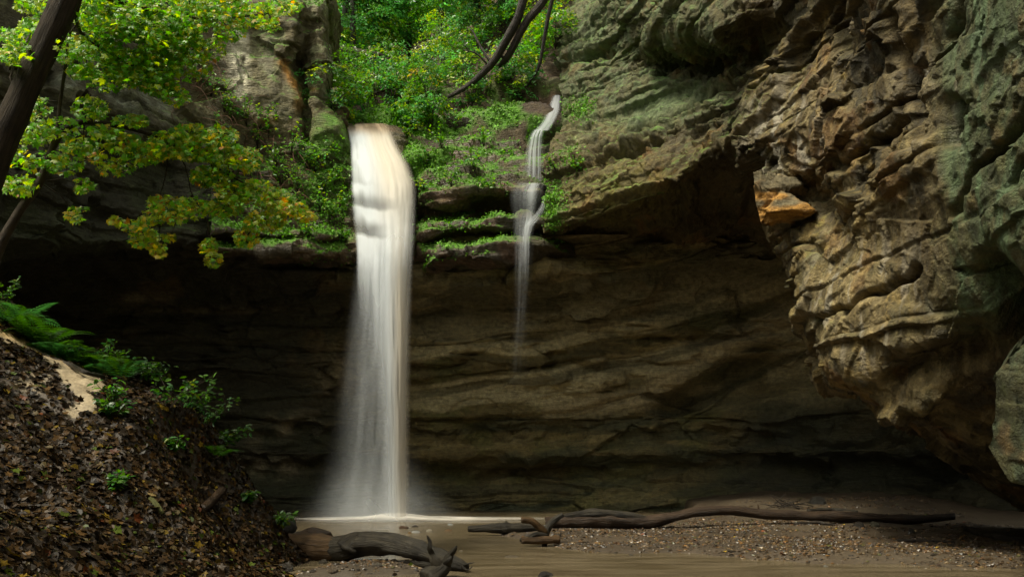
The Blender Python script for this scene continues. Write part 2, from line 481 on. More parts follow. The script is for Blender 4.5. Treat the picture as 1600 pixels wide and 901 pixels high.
# ---- left cliff and the buttress beside the fall
cols = [
 [(-330, -900, 16), (-330, -300, 15.2), (-330, 0, 15), (-330, 120, 14.6), (-330, 200, 14.8), (-330, 270, 14.5), (-330, 340, 14.6), (-330, 385, 14.5), (-330, 410, 15.5), (-330, 420, 20)],
 [(-120, -800, 18), (-120, -280, 17.2), (-120, 0, 17), (-120, 120, 16.6), (-120, 200, 16.7), (-120, 270, 16.4), (-120, 340, 16.5), (-120, 385, 16.4), (-120, 405, 17.5), (-120, 410, 22)],
 [(40, -700, 20.5), (40, -250, 19.6), (40, 0, 19.2), (40, 110, 18.8), (40, 190, 19.0), (40, 260, 18.6), (40, 330, 18.8), (40, 380, 18.7), (40, 398, 20), (40, 405, 24.5)],
 [(150, -650, 22.6), (150, -230, 21.8), (150, 10, 21.2), (150, 100, 20.8), (150, 170, 20.4), (150, 240, 20.9), (150, 310, 21.2), (150, 378, 21.0), (150, 396, 22.2), (150, 404, 26)],
 [(235, -620, 24.2), (235, -210, 23.4), (235, 10, 23), (235, 90, 22.8), (230, 160, 22.0), (235, 215, 21.9), (235, 290, 22.8), (235, 372, 22.4), (235, 394, 23.5), (235, 404, 27)],
 [(310, -600, 25.2), (310, -200, 24.6), (310, 10, 24.2), (310, 70, 24.1), (312, 130, 24.0), (315, 190, 23.7), (320, 270, 23.6), (320, 366, 23.3), (320, 392, 24.5), (320, 404, 27)],
 [(365, -600, 25.6), (365, -200, 25), (365, 10, 24.7), (365, 70, 24.6), (365, 130, 24.5), (365, 190, 24.4), (370, 250, 24.5), (380, 362, 24.6), (380, 392, 25.5), (380, 404, 27.5)],
 [(425, -600, 25.9), (425, -200, 25.2), (425, 10, 24.9), (425, 60, 24.8), (425, 120, 24.7), (427, 180, 24.7), (430, 240, 24.9), (440, 360, 25.2), (440, 392, 26), (440, 404, 28)],
 [(458, -600, 26.2), (460, -200, 25.4), (462, 10, 25), (460, 64, 24.8), (450, 95, 25.1), (462, 170, 24.9), (468, 240, 25), (470, 360, 25.5), (470, 392, 26), (470, 404, 28)],
 [(470, -600, 26.5), (478, -200, 25.8), (482, 0, 25.5), (480, 60, 25.7), (470, 110, 26.3), (474, 170, 25.7), (477, 235, 25.4), (480, 360, 25.8), (480, 392, 26), (480, 404, 28)],
 [(480, -600, 26.7), (495, -200, 26), (498, 0, 25.7), (499, 62, 25.5), (495, 112, 25.4), (492, 165, 25.2), (497, 225, 24.9), (505, 360, 25.8), (505, 392, 26), (505, 404, 28)],
 [(492, -600, 27.3), (508, -200, 26.6), (510, 5, 26.3), (512, 65, 26), (514, 112, 25.8), (508, 158, 25.8), (530, 215, 25.2), (530, 360, 25.8), (530, 392, 26), (530, 404, 28)],
 [(494, -600, 29), (508, -200, 29), (510, 5, 29), (512, 65, 28.6), (515, 112, 28.4), (511, 158, 28), (545, 215, 26.8), (548, 360, 27), (548, 392, 27), (548, 404, 29)],
 [(490, -600, 33), (504, -200, 33), (506, 5, 33), (508, 65, 33), (510, 112, 32), (512, 158, 31), (545, 212, 29), (550, 360, 29), (550, 392, 29), (550, 404, 30)],
]
G = surface(ctrl_px(cols, 17.0), 430, 380)
n = normals(G, (0, 6, 6)); p = G.reshape(-1, 3); nn = n.reshape(-1, 3)
zz = p[:, 2] + 0.3 * fbm(p * 0.3, 3, 105)
amp = 0.55 + 0.6 * fbm(p * 0.35, 3, 106)
fa, ed = facets(p * np.array([0.55, 0.55, 0.9]) + 0.3 * fbm(p * 0.9, 3, 170)[:, None], 131, 0.8)
soft = 0.45 + 0.55 * sstep(300, 200, proj(p)[0])
d = (0.22 * strata(zz, 0.9, 107, 0.25) * amp + 0.08 * strata(zz, 0.23, 108, 0.3) + 0.4 * fa) * soft + 0.25 * fbm(p * 0.5, 4, 109) * soft + 0.07 * fbm(p * 2.6, 5, 110)
px, py = proj(p)
d -= 0.35 * np.exp(-(polydist(px, py, [(478, 135), (482, 185), (476, 240)]) / 4) ** 2)
d -= 0.12 * np.exp(-(polydist(px, py, [(425, 60), (452, 68), (462, 76)]) / 3) ** 2)
p = p + nn * d[:, None]
def col_left(p, n):
    px, py = proj(p)
    c = rock_tone(p, 140)
    c = mixc(c, 0.5 + 0.5 * fbm(p * 0.9, 4, 141), (0.19, 0.17, 0.115))
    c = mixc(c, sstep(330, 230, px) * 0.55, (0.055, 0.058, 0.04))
    li = sstep(0.15, 0.55, fbm(p * 2.2, 5, 142))
    c = mixc(c, li * 0.65 * sstep(230, 120, py), (0.28, 0.30, 0.2))
    c = c * np.array([0.72, 0.72, 0.52])
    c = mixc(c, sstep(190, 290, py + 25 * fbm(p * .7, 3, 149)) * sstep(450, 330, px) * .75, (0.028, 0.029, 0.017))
    # pale lichen streak, grey lichen slabs, iron stains
    sp = sstep(0.0, 0.35, fbm(p * 5.0, 4, 143))
    c = mixc(c, np.exp(-((px - 375) / 15) ** 4) * (0.35 + 0.65 * sp) * sstep(15, 50, py) * sstep(175, 140, py), (0.72, 0.68, 0.50))
    slab = np.exp(-(polydist(px, py, [(155, 118), (185, 150), (215, 185)]) / 13) ** 2) + 0.8 * blob(px, py, 105, 125, 22, 22) + 0.5 * np.exp(-(polydist(px, py, [(220, 150), (265, 175)]) / 12) ** 2)
    c = mixc(c, slab * (0.25 + 0.75 * sp), (0.24, 0.27, 0.19))
    og = np.exp(-(polydist(px, py, [(440, 98), (450, 118), (460, 130), (470, 148), (468, 168)]) / 7) ** 2) + 0.7 * blob(px, py, 420, 189, 14, 5) + 0.5 * blob(px, py, 488, 140, 8, 4)
    c = mixc(c, og * (0.4 + 0.6 * sp), (0.42, 0.20, 0.035))
    wh = sstep(0.3, 0.6, fbm(p * np.array([2.0, 2.0, 0.5]), 3, 144)) * sstep(200, 150, py) * sstep(300, 360, px)
    c = mixc(c, wh * 0.4, (0.24, 0.225, 0.16))
    mo = np.clip(moss_mask(p, n, 145, 0.35, 0.75) + sstep(165, 220, py + 14 * fbm(p * 2, 3, 146)) * sstep(470, 500, px) * 0.8, 0, 1)
    c = mixc(c, mo * 0.8 * sstep(200, 330, px), MOSS)
    c = mixc(c, sstep(0.1, 0.6, fbm(p * 0.7, 3, 147)) * 0.45 * sstep(120, 200, py), (0.06, 0.075, 0.03))
    return c, 0.15 + 0.3 * sstep(0, 0.6, fbm(p * 0.8, 3, 148))
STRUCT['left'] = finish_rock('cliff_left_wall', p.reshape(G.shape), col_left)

# ---- the ledges the water drops over (stepped, mossy)
step_r = [(150, 29.5), (200, 27.4), (245, 26.1), (270, 25.1), (288, 24.7), (300, 24.4), (316, 24.5), (328, 25.5), (341, 25.5), (346, 24.3), (362, 24.2), (368, 24.9), (378, 24.8), (383, 24.1), (398, 23.9), (416, 24.2), (428, 25.6), (432, 28.5)]
step_l = [(170, 25.9), (210, 25.6), (245, 25.3), (270, 25.1), (290, 24.9), (305, 24.8), (320, 24.6), (332, 24.5), (345, 24.4), (356, 24.2), (364, 23.9), (370, 23.8), (377, 24.3), (383, 24.2), (387, 23.8), (398, 23.9), (406, 25.2), (412, 28)]
step_w = [(192, 29.5), (194, 27.2), (197, 26.5), (222, 26.1), (248, 25.8), (254, 25.4), (284, 25.2), (288, 24.9), (326, 24.85), (331, 24.45), (366, 24.4), (371, 24.05), (384, 23.95), (395, 23.95), (402, 24.2), (408, 24.8), (414, 25.8), (420, 28.5)]
def col_at(px, tab, dd=0.0, dpy=0.0, skew=0.0):
    return [(px + skew * i, y + dpy, d + dd) for i, (y, d) in enumerate(tab)]
cols = [col_at(330, step_l, -1.4, -6), col_at(400, step_l, -0.7, -4), col_at(460, step_l, -0.3, -2), col_at(515, step_l, 0.0, 0), col_at(538, step_l, 0.3, 0),
        col_at(552, step_w, 0.1), col_at(585, step_w, 0.0), col_at(620, step_w, 0.15, 2), col_at(643, step_w, 0.6, 6),
        col_at(651, step_r, 1.6, 4), col_at(660, step_r, 0.5, 6), col_at(690, step_r, 0.1, 2), col_at(740, step_r, 0.0, -2), col_at(790, step_r, 0.1, -6), col_at(835, step_r, 0.4, -8), col_at(870, step_r, 0.9, -10), col_at(920, step_r, 1.5, -12)]
G = surface(ctrl_px(cols), 500, 300)
n = normals(G, (0, 6, 9)); p = G.reshape(-1, 3); nn = n.reshape(-1, 3)
px, py = proj(p)
chan = np.exp(-((px - 598) / 48) ** 6)
zz = p[:, 2] + 0.12 * fbm(p * 0.6, 3, 205)
d = 0.16 * strata(zz, 0.33, 207, 0.25) * (0.8 + 0.5 * fbm(p * 0.5, 3, 206)) + 0.06 * strata(zz, 0.12, 208, 0.3) + 0.28 * fbm(p * np.array([0.6, 0.6, 0.9]), 4, 209) + 0.07 * fbm(p * 2.4, 4, 210)
fa, ed = facets(p * np.array([0.8, 0.8, 1.6]), 231, 0.7)
d += 0.22 * fa
p = p + nn * (d * (1 - 0.8 * chan))[:, None]
def col_ledge(p, n):
    px, py = proj(p)
    c = rock_tone(p, 240)
    c = mixc(c, 0.55 + 0.4 * fbm(p * 0.8, 3, 241), (0.045, 0.036, 0.022))
    c = mixc(c, sstep(0.1, 0.5, fbm(p * 1.1, 4, 242)) * 0.4, (0.16, 0.085, 0.05))
    m = moss_mask(p, n, 243, 0.3, 0.62) * (1 - np.exp(-((px - 830) / 34) ** 4) * sstep(230, 290, py) * 0.8) * (1 - np.exp(-((px - 598) / 52) ** 6))
    m = np.clip(m + 0.9 * blob(px, py, 505, 300, 36, 60) * sstep(-0.4, 0.3, fbm(p * 2.0, 4, 245)) + 0.8 * blob(px, py, 700, 265, 45, 22) * sstep(-0.4, 0.3, fbm(p * 2.2, 4, 244)), 0, 1)
    c = mixc(c, m * 0.92, MOSS)
    return c, np.clip(0.75 - 0.7 * m, 0, 1)
STRUCT['ledge'] = finish_rock('cliff_waterfall_ledge', p.reshape(G.shape), col_ledge)

# ---- the gully hillside above the fall
cols = [
 [(430, 205, 28.5), (440, 186, 33), (470, 150, 42), (480, 130, 54), (470, 60, 80)],
 [(535, 200, 27.6), (545, 184, 31.5), (555, 152, 40), (575, 130, 52), (570, 60, 80)],
 [(585, 196, 27.3), (600, 172, 30.6), (612, 138, 37), (640, 112, 48), (640, 40, 78)],
 [(650, 226, 26.7), (655, 170, 29.6), (665, 125, 34.5), (700, 82, 43), (710, 0, 72)],
 [(700, 240, 26.4), (705, 165, 29.2), (715, 112, 33), (750, 42, 40), (790, -60, 66)],
 [(760, 238, 26.4), (762, 155, 29), (770, 95, 32.4), (800, 0, 38), (860, -120, 62)],
 [(820, 212, 26.8), (822, 135, 29), (830, 60, 32), (860, -60, 36), (930, -220, 60)],
 [(870, 170, 27.4), (880, 100, 29.2), (890, 20, 32), (920, -120, 36), (1000, -300, 60)],
 [(930, 140, 28.5), (950, 60, 30), (960, -30, 32), (990, -180, 36), (1100, -380, 60)],
]
cols = [[(c_[0][0], c_[0][1] + 85, c_[0][2] + 0.2)] + c_ for c_ in cols]
G = surface(ctrl_px(cols), 300, 260)
n = normals(G, (0, 6, 12)); p = G.reshape(-1, 3); nn = n.reshape(-1, 3)
near = sstep(40, 29, p[:, 1])
zz = p[:, 2] + 0.3 * fbm(p * 0.4, 3, 305)
d = near * (0.35 * strata(zz, 0.8, 307, 0.3) * (0.7 + 0.5 * fbm(p * 0.4, 3, 306)) + 0.1 * strata(zz, 0.22, 308, 0.35)) + 0.45 * fbm(p * 0.45, 4, 309) + 0.1 * fbm(p * 1.9, 4, 310)
p = p + nn * d[:, None]
def col_gully(p, n):
    px, py = proj(p)
    c = np.tile(np.array([0.062, 0.038, 0.02]), (len(p), 1))
    c = mixc(c, 0.5 + 0.8 * fbm(p * 0.7, 4, 341), (0.036, 0.023, 0.013))
    rk = sstep(0.55, 0.2, n[:, 2]) * sstep(36, 31, p[:, 1])
    c = mixc(c, rk * 0.8, (0.08, 0.06, 0.03))
    c = mixc(c, sstep(0.3, 0.7, fbm(p * 0.9, 3, 342)) * 0.4, (0.10, 0.05, 0.025))
    m = sstep(-0.2, 0.2, fbm(p * 0.8, 4, 343) + 0.45 * sstep(160, 205, py)) * sstep(110, 180, py)
    c = mixc(c, m * 0.9, MOSS)
    return c, 0.0 * rk
STRUCT['gully'] = finish_rock('gully_hillside', p.reshape(G.shape), col_gully)

# ---- right-hand cliff: layered brow, arch and near wall
cols = [
 [(895, -640, 34), (890, -120, 31), (885, 0, 30), (872, 75, 28.8), (880, 120, 27.6), (884, 165, 26.6), (872, 215, 25.9), (862, 255, 25.2), (857, 290, 24.7), (853, 325, 24.2), (850, 365, 23.9), (850, 378, 26), (850, 380, 29)],
 [(990, -650, 29), (975, -150, 27), (962, 0, 26.4), (955, 60, 26), (948, 110, 25.6), (942, 155, 25.2), (935, 205, 24.6), (930, 240, 23.8), (926, 275, 23), (924, 310, 22.6), (922, 343, 22.4), (924, 372, 25), (925, 390, 28)],
 [(1090, -680, 25.5), (1075, -150, 22.6), (1062, -20, 21.4), (1056, 45, 21.5), (1042, 95, 24.0), (1034, 135, 23.4), (1030, 170, 23), (1028, 203, 22.2), (1028, 235, 21.5), (1030, 268, 21.0), (1034, 300, 20.8), (1040, 350, 23.4), (1042, 388, 27)],
 [(1170, -750, 21.8), (1155, -200, 19.6), (1143, -40, 18.6), (1138, 50, 18.7), (1120, 98, 22.4), (1118, 122, 21.7), (1121, 144, 21.2), (1123, 166, 20.7), (1126, 188, 20.3), (1130, 212, 20.0), (1136, 238, 19.9), (1150, 330, 22.5), (1165, 412, 26)],
 [(1240, -800, 19), (1228, -250, 18), (1214, -60, 17.8), (1206, 20, 18.1), (1196, 92, 18.9), (1190, 140, 18.6), (1186, 180, 18.3), (1183, 220, 18.1), (1182, 260, 18.1), (1186, 292, 18.5), (1200, 345, 19.8), (1236, 400, 22), (1262, 445, 25)],
 [(1335, -860, 17), (1320, -300, 16), (1300, -80, 15.8), (1290, 10, 15.9), (1282, 95, 16.1), (1279, 160, 16), (1278, 220, 16), (1282, 275, 16.2), (1300, 315, 16.9), (1282, 385, 16.4), (1268, 455, 16.1), (1276, 566, 16.2), (1300, 585, 21)],
 [(1415, -930, 15), (1398, -350, 14.2), (1375, -100, 14), (1366, 5, 14.1), (1358, 100, 14.3), (1352, 175, 14.3), (1350, 250, 14.3), (1346, 310, 14.6), (1345, 365, 14.7), (1340, 430, 14.3), (1336, 510, 14.2), (1345, 598, 14.6), (1372, 612, 20)],
 [(1505, -1000, 13.2), (1482, -400, 12.5), (1460, -120, 12.3), (1450, 0, 12.4), (1440, 100, 12.6), (1434, 190, 12.6), (1430, 275, 12.7), (1428, 345, 12.9), (1426, 420, 12.9), (1424, 490, 12.9), (1424, 560, 13.1), (1432, 655, 14.4), (1462, 690, 19)],
 [(1605, -1080, 11.8), (1575, -450, 11.1), (1545, -140, 10.9), (1530, 0, 10.9), (1520, 110, 11.1), (1514, 205, 11.2), (1512, 290, 11.3), (1510, 365, 11.5), (1509, 440, 11.7), (1508, 520, 12.2), (1507, 610, 13), (1512, 735, 15.4), (1545, 760, 18.5)],
 [(1730, -1150, 10.4), (1690, -480, 9.8), (1640, -150, 9.6), (1618, 0, 9.6), (1606, 110, 9.7), (1600, 210, 9.8), (1597, 300, 9.9), (1596, 380, 10.1), (1596, 450, 10.8), (1596, 540, 11.8), (1596, 640, 13), (1596, 790, 15.5), (1620, 800, 18)],
 [(1900, -1250, 9), (1850, -520, 8.5), (1790, -160, 8.3), (1760, 0, 8.2), (1745, 110, 8.3), (1735, 210, 8.4), (1730, 300, 8.5), (1728, 390, 8.8), (1727, 470, 9.6), (1727, 570, 10.8), (1727, 680, 12.2), (1727, 820, 14.5), (1750, 830, 17)],
 [(2250, -1700, 7), (2180, -700, 6.6), (2100, -200, 6.4), (2060, 0, 6.3), (2040, 110, 6.4), (2030, 210, 6.5), (2025, 300, 6.6), (2020, 390, 7), (2020, 480, 7.8), (2020, 590, 9), (2020, 720, 10.5), (2020, 860, 12), (2050, 880, 15)],
]
G = surface(ctrl_px(cols, 18.5), 690, 610)
n = normals(G, (0, 6, 5)); p = G.reshape(-1, 3); nn = n.reshape(-1, 3)
px, py = proj(p)
zz = p[:, 2] + 0.16 * fbm(p * 0.3, 3, 405) 
lay = sstep(1260, 1130, px)                                # the layered brow
nearw = sstep(1430, 1520, px)                              # smoother green face at the right edge
wz = p.copy(); wz[:, 2] = wz[:, 2] + 0.15 * p[:, 0]
w = wz + 0.14 * np.stack([fbm(p * 0.7, 3, 401), fbm(p * 0.7, 3, 402), fbm(p * 0.7, 3, 403)], 1)
fa = slabs(w * np.array([0.27, 0.27, 0.5]), 431, 0.9, 110)
fb = facets(wz * np.array([0.65, 0.65, 1.35]) + 0.1 * fbm(p * 1.2, 2, 418)[:, None], 432, 1.0)[0]
fc_, ec_ = facets(w * np.array([3.6, 3.6, 3.0]), 433, 1.2)
amp = 0.7 + 0.5 * fbm(p * 0.4, 3, 406)
d = lay * (0.40 * strata(zz, 0.8, 407, 0.06, 0.4) * amp + 0.12 * strata(zz + 0.03 * fbm(p, 3, 411), 0.27, 408, 0.1) * amp)
d += (1 - lay) * (0.22 * strata(zz, 1.3, 412, 0.06, 0.9) * amp + 0.04 * strata(zz + 0.03 * fbm(p, 3, 411), 0.36, 413, 0.12) * amp) * (1 - 0.92 * nearw)
d += 0.62 * fa * (1 - 0.75 * nearw) * (1 - 0.55 * lay)
d += 0.24 * fb * (1 - 0.7 * nearw) * (1 - 0.35 * lay)
d += 0.075 * fc_ * (1 - 0.5 * nearw) + 0.08 * fbm(p * 0.5, 3, 409) + 0.02 * fbm(p * 1.8, 4, 410) + 0.018 * fbm(p * 6, 4, 414, 0.65)
flat = np.clip(blob(px, py, 1350, 470, 120, 120) + 0.8 * blob(px, py, 1450, 330, 60, 120) + 0.8 * blob(px, py, 1010, 165, 95, 34, -22) + 0.6 * blob(px, py, 1235, 190, 60, 70), 0, 1)
d = d * (1 - 0.8 * flat) + flat * (0.20 * strata(zz, 1.25, 417, 0.03) + 0.02 * fc_ + 0.10 * slabs(w * np.array([0.5, 0.5, 0.8]), 434, 0.6, 90))
rg = ridged(p * np.array([2.0, 2.0, 0.45]), 4, 415)
d += 0.035 * rg * (1 - lay) * (1 - 0.6 * nearw)
def groove(pts, w, dep):
    global d
    wob = 5 * fbm(p * 1.8, 3, 416)
    d = d - dep * np.exp(-((polydist(px + wob, py + wob, pts)) / w) ** 2)
groove([(1605, 162), (1580, 205), (1552, 238), (1522, 262), (1500, 300), (1492, 332)], 5, 0.35)
groove([(1590, 250), (1575, 285)], 5, 0.3)
groove([(1490, 165), (1482, 215)], 13, 0.45)
groove([(1410, 30), (1408, 80), (1425, 160), (1440, 230)], 10, 0.5)
groove([(1500, 0), (1480, 60), (1495, 20)], 6, 0.3)
groove([(1315, 262), (1360, 222), (1400, 190)], 6, 0.35)
groove([(1370, 300), (1400, 258)], 7, 0.5)
groove([(1270, 498), (1330, 478), (1410, 440), (1440, 420)], 5, 0.3)
groove([(1300, 20), (1295, 70)], 14, 0.4)
groove([(1550, 430), (1590, 470), (1600, 520)], 24, 0.9)
groove([(1400, 590), (1480, 560), (1530, 545)], 22, 0.5)
groove([(1005, 128), (1045, 118), (1075, 98)], 4, 0.35)
groove([(930, 235), (1000, 205), (1075, 172), (1140, 135)], 9, 0.75)
groove([(900, 260), (980, 240), (1060, 205)], 4, 0.3)
groove([(880, 100), (925, 95), (950, 80)], 6, 0.4)
p = p + nn * d[:, None]
def col_right(p, n):
    px, py = proj(p)
    c = rock_tone(p, 440)
    c = mixc(c, 0.45 + 0.7 * fbm(p * 0.7, 4, 441), (0.20, 0.155, 0.082))
    c = mixc(c, sstep(0.0, 0.6, fbm(p * 1.3, 4, 442)) * 0.5, (0.12, 0.115, 0.05))
    sp = sstep(-0.1, 0.35, fbm(p * 4.0, 5, 443))
    # drip streaks: pale mineral and dark seep, running down the wall
    st = fbm(p * np.array([3.4, 3.4, 0.42]) + 0.2 * fbm(p * 1.5, 2, 444)[:, None], 4, 445)
    wall = sstep(1150, 1260, px)
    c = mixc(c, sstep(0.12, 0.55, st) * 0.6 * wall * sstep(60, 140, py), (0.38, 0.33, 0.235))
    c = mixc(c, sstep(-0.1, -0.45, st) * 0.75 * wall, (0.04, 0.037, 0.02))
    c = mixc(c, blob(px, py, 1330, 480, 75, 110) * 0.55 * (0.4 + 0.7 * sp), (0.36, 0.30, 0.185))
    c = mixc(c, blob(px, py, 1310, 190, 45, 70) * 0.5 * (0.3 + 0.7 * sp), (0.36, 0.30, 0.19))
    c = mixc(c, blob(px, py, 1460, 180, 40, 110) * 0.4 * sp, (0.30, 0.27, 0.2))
    # green algae on the brow and at the right edge
    g1 = sstep(1180, 1080, px) * sstep(250, 130, py + 20 * fbm(p * 0.9, 3, 446))
    c = mixc(c, g1 * (0.3 + 0.6 * sp), (0.155, 0.205, 0.12))
    c = mixc(c, blob(px, py, 1020, 170, 75, 24, -22) * 0.75, (0.18, 0.25, 0.155))
    c = mixc(c, (blob(px, py, 900, 215, 10, 18) + blob(px, py, 893, 222, 5, 12)) * sstep(0, .3, fbm(p * 6, 3, 460)), (0.5, 0.52, 0.38))
    g2 = sstep(1440, 1520, px - 12 * fbm(p * 1.0, 3, 447)) * sstep(560, 430, py)
    c = mixc(c, g2 * (0.45 + 0.35 * sp), (0.085, 0.125, 0.06))
    c = mixc(c, g2 * sstep(0.1, 0.5, fbm(p * np.array([5, 5, 0.8]), 4, 448)) * 0.5, (0.15, 0.24, 0.14))
    c = mixc(c, g2 * sstep(0.15, 0.5, fbm(p * np.array([3, 3, 0.9]), 4, 449)) * 0.5, (0.13, 0.095, 0.045))
    # ochre and yellow-green on the lower brow, iron stains
    c = mixc(c, blob(px, py, 960, 320, 100, 40, -12) * (0.35 + 0.5 * sp), (0.25, 0.225, 0.07))
    c = mixc(c, blob(px, py, 1190, 110, 60, 26, -35) * 0.5 * sp, (0.33, 0.25, 0.08))
    c = mixc(c, sstep(0.42, 0.7, fbm(p * 1.0, 4, 450)) * 0.5, (0.30, 0.15, 0.04))
    c = mixc(c, blob(px, py, 1285, 110, 10, 60) * 0.5 * sp, (0.26, 0.12, 0.05))
    c = c * np.array([0.52, 0.475, 0.31])
    c = mixc(c, blob(px, py, 1330, 480, 75, 100) * 0.65 * (.3 + .7 * sp) + blob(px, py, 1440, 600, 60, 50) * .5 * sp + blob(px, py, 1270, 220, 70, 90) * .4 * sp, (0.31, 0.235, 0.105))
    c = mixc(c, g1 * (0.2 + 0.55 * sp), (0.09, 0.115, 0.048))
    c = mixc(c, blob(px, py, 1010, 172, 80, 22, -22) * 0.75 + blob(px, py, 910, 60, 40, 50) * 0.4, (0.115, 0.155, 0.07))
    c = mixc(c, g2 * (0.3 + 0.4 * sp), (0.06, 0.088, 0.034))
    c = mixc(c, g2 * sstep(0.1, 0.5, fbm(p * np.array([5, 5, 0.8]), 4, 448)) * 0.55, (0.095, 0.155, 0.075))
    c = mixc(c, blob(px, py, 960, 300, 110, 45, -15) * (0.2 + 0.5 * sp), (0.17, 0.15, 0.035))
    c = mixc(c, sstep(0.1, 0.55, fbm(p * 0.9, 4, 462)) * sp * 0.5 * sstep(1500, 1400, px) * sstep(1150, 1250, px), (0.26, 0.18, 0.05))
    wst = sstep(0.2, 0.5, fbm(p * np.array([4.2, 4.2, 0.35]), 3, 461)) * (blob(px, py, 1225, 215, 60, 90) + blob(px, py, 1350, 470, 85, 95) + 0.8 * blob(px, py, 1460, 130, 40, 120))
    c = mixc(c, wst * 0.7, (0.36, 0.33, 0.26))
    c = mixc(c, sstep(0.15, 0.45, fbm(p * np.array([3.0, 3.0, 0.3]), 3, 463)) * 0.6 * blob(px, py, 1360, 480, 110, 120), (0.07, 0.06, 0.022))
    m = moss_mask(p, n, 451, 0.45, 0.85) * sstep(1400, 1000, px)
    c = mixc(c, (m * 0.65 + 0.8 * blob(px, py, 900, 170, 22, 14) + 0.7 * blob(px, py, 865, 330, 12, 36)) * (0.4 + 0.6 * sp), MOSS)
    return c, 0.12 + 0.35 * sstep(0.1, 0.6, fbm(p * 0.9, 3, 452))
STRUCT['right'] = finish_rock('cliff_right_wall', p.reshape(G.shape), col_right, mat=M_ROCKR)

# ---- the canyon goes on beside and behind the camera
plan2 = [(-12.6, 15.2), (-14.5, 10), (-15.5, 3), (-14.5, -6), (-8, -15), (1, -18), (10, -14), (12, -6), (9.2, 1), (7.0, 5), (6.3, 6.4)]
ctrl = []
for i, (x, y) in enumerate(plan2):
    a = np.array([x, y]); c0 = np.array([-1.5, 0.0]); o = (a - c0) / np.linalg.norm(a - c0)
    ctrl.append([(x + o[0] * k, y + o[1] * k, z) for z, k in ((-1, 0.6), (1.5, 0.4), (4, -0.4), (7, 0), (10, 0.4), (14, 1), (17, 2.4))])
G = surface(np.array(ctrl), 200, 70)
n = normals(G, (0, 0, 6)); p = G.reshape(-1, 3); nn = n.reshape(-1, 3)
fa, ed = facets(p * np.array([0.45, 0.45, 0.7]), 531, 0.8)
p = p + nn * (0.6 * fa + 0.35 * strata(p[:, 2], 0.8, 507) + 0.4 * fbm(p * 0.4, 4, 509))[:, None]
finish_rock('cliff_canyon_wall', p.reshape(G.shape), lambda p, n: (rock_tone(p, 540), np.full(len(p), 0.2)), (0, 0, 6))

# ------------------------------------------------------------------ ground, left bank, water
def bank_z(x, y):
    """leafy sand bank on the left: height above the stream"""
    q = -(x + 3.35 + 0.05 * (13 - y) * -1.0)           # distance left of the toe
    q = (-3.35 + 0.055 * (13 - y)) - x
    z = np.interp(q, [-1.0, 0.0, 0.4, 1.05, 1.4, 1.85, 3.45, 5.05, 7.5, 12.0], [-0.5, 0.0, 0.32, 1.15, 1.67, 2.4, 3.03, 3.85, 5.2, 7.2])
    zn = np.interp(q, [-1.0, 0.0, 0.6, 1.2, 2.0, 3.5, 5.0, 7.5, 12.0], [-0.4, 0.0, 0.3, 0.65, 1.15, 2.1, 3.0, 4.4, 6.5])
    t = sstep(7.5, 12.0, y)
    z = zn * (1 - t) + z * t
    fall = sstep(13.2, 15.6, y + 0.12 * np.clip(q, 0, 9) * -1.0)
    z = z * (1 - fall) + (-0.5) * fall
    return np.maximum(z, 5.4 * np.exp(-(np.minimum(x + 10.4, 0) / 6) ** 2 - (np.maximum(x + 10.4, 0) / 2.6) ** 2 - ((y - 15.2) / 1.9) ** 2) - 0.4)
def shore(x, y):
    """height of gravel bars over the stream bed (water level 0)"""
    fy = np.interp(x, [-2.2, -1.0, 0.2, 1.2, 4.5, 7.4, 12], [21.5, 19.3, 16.0, 14.6, 12.9, 11.7, 10])     # near edge of the bar
    by = np.interp(x, [-1.6, -0.6, 1.5, 4.0, 5.5, 7.0], [20.0, 21.2, 21.6, 22.0, 24.5, 40])                # far edge
    a = np.clip((y - fy) / 1.6, -1, 1); b = np.clip((by - y) / 1.4, -1, 1)
    h = -0.3 + 0.37 * np.minimum(sstep(-0.6, 0.9, a), sstep(-0.6, 0.9, b)) + 0.02
    h = h + 0.5 * sstep(3.5, 9, x) * sstep(18, 26, y) + 0.12 * sstep(2, 7, x) * sstep(14, 19, y)
    # small spit under the near log
    s = np.exp(-(((x + 2.25) / 1.35) ** 4 + ((y - 12.4) / 1.35) ** 4))
    h = np.maximum(h, -0.3 + 0.37 * s)
    return h
def ground_h(x, y):
    p = np.stack([x, y, np.zeros_like(x)], 1)
    h = shore(x + 0.35 * fbm(p * 0.5, 3, 602), y + 0.5 * fbm(p * 0.6, 3, 603)) + 0.05 * fbm(p * 0.7, 4, 601) + 0.015 * fbm(p * 5, 3, 604)
    return h
def axis(*segs):
    out = []
    for a, b, n_ in segs:
        out.append(np.linspace(a, b, n_, endpoint=False))
    return np.concatenate(out + [[segs[-1][1]]])
xs = axis((-160, -20, 14), (-20, -5, 30), (-5, 12, 300), (12, 30, 20), (30, 160, 14))
ys = axis((-160, 2, 20), (2, 10, 30), (10, 24, 300), (24, 32, 40), (32, 160, 14))
X, Y = np.meshgrid(xs, ys, indexing='ij')
gx, gy = X.ravel(), Y.ravel()
gz = ground_h(gx, gy)
gp = np.stack([gx, gy, gz], 1)
c = np.tile(np.array([0.04, 0.028, 0.016]), (len(gp), 1))
c = mixc(c, 0.5 + 0.8 * fbm(gp * 0.9, 4, 605), (0.058, 0.041, 0.024))
c = mixc(c, sstep(3.5, 7, gx) * sstep(0.1, 0.6, 0.3 + fbm(gp * 0.6, 3, 606)) * 0.6, (0.07, 0.053, 0.032))
me = mesh_from('ground', gp, grid_faces(len(xs), len(ys)), c, None, True, M_SOIL)
tag(obj('ground', me), kind='structure')

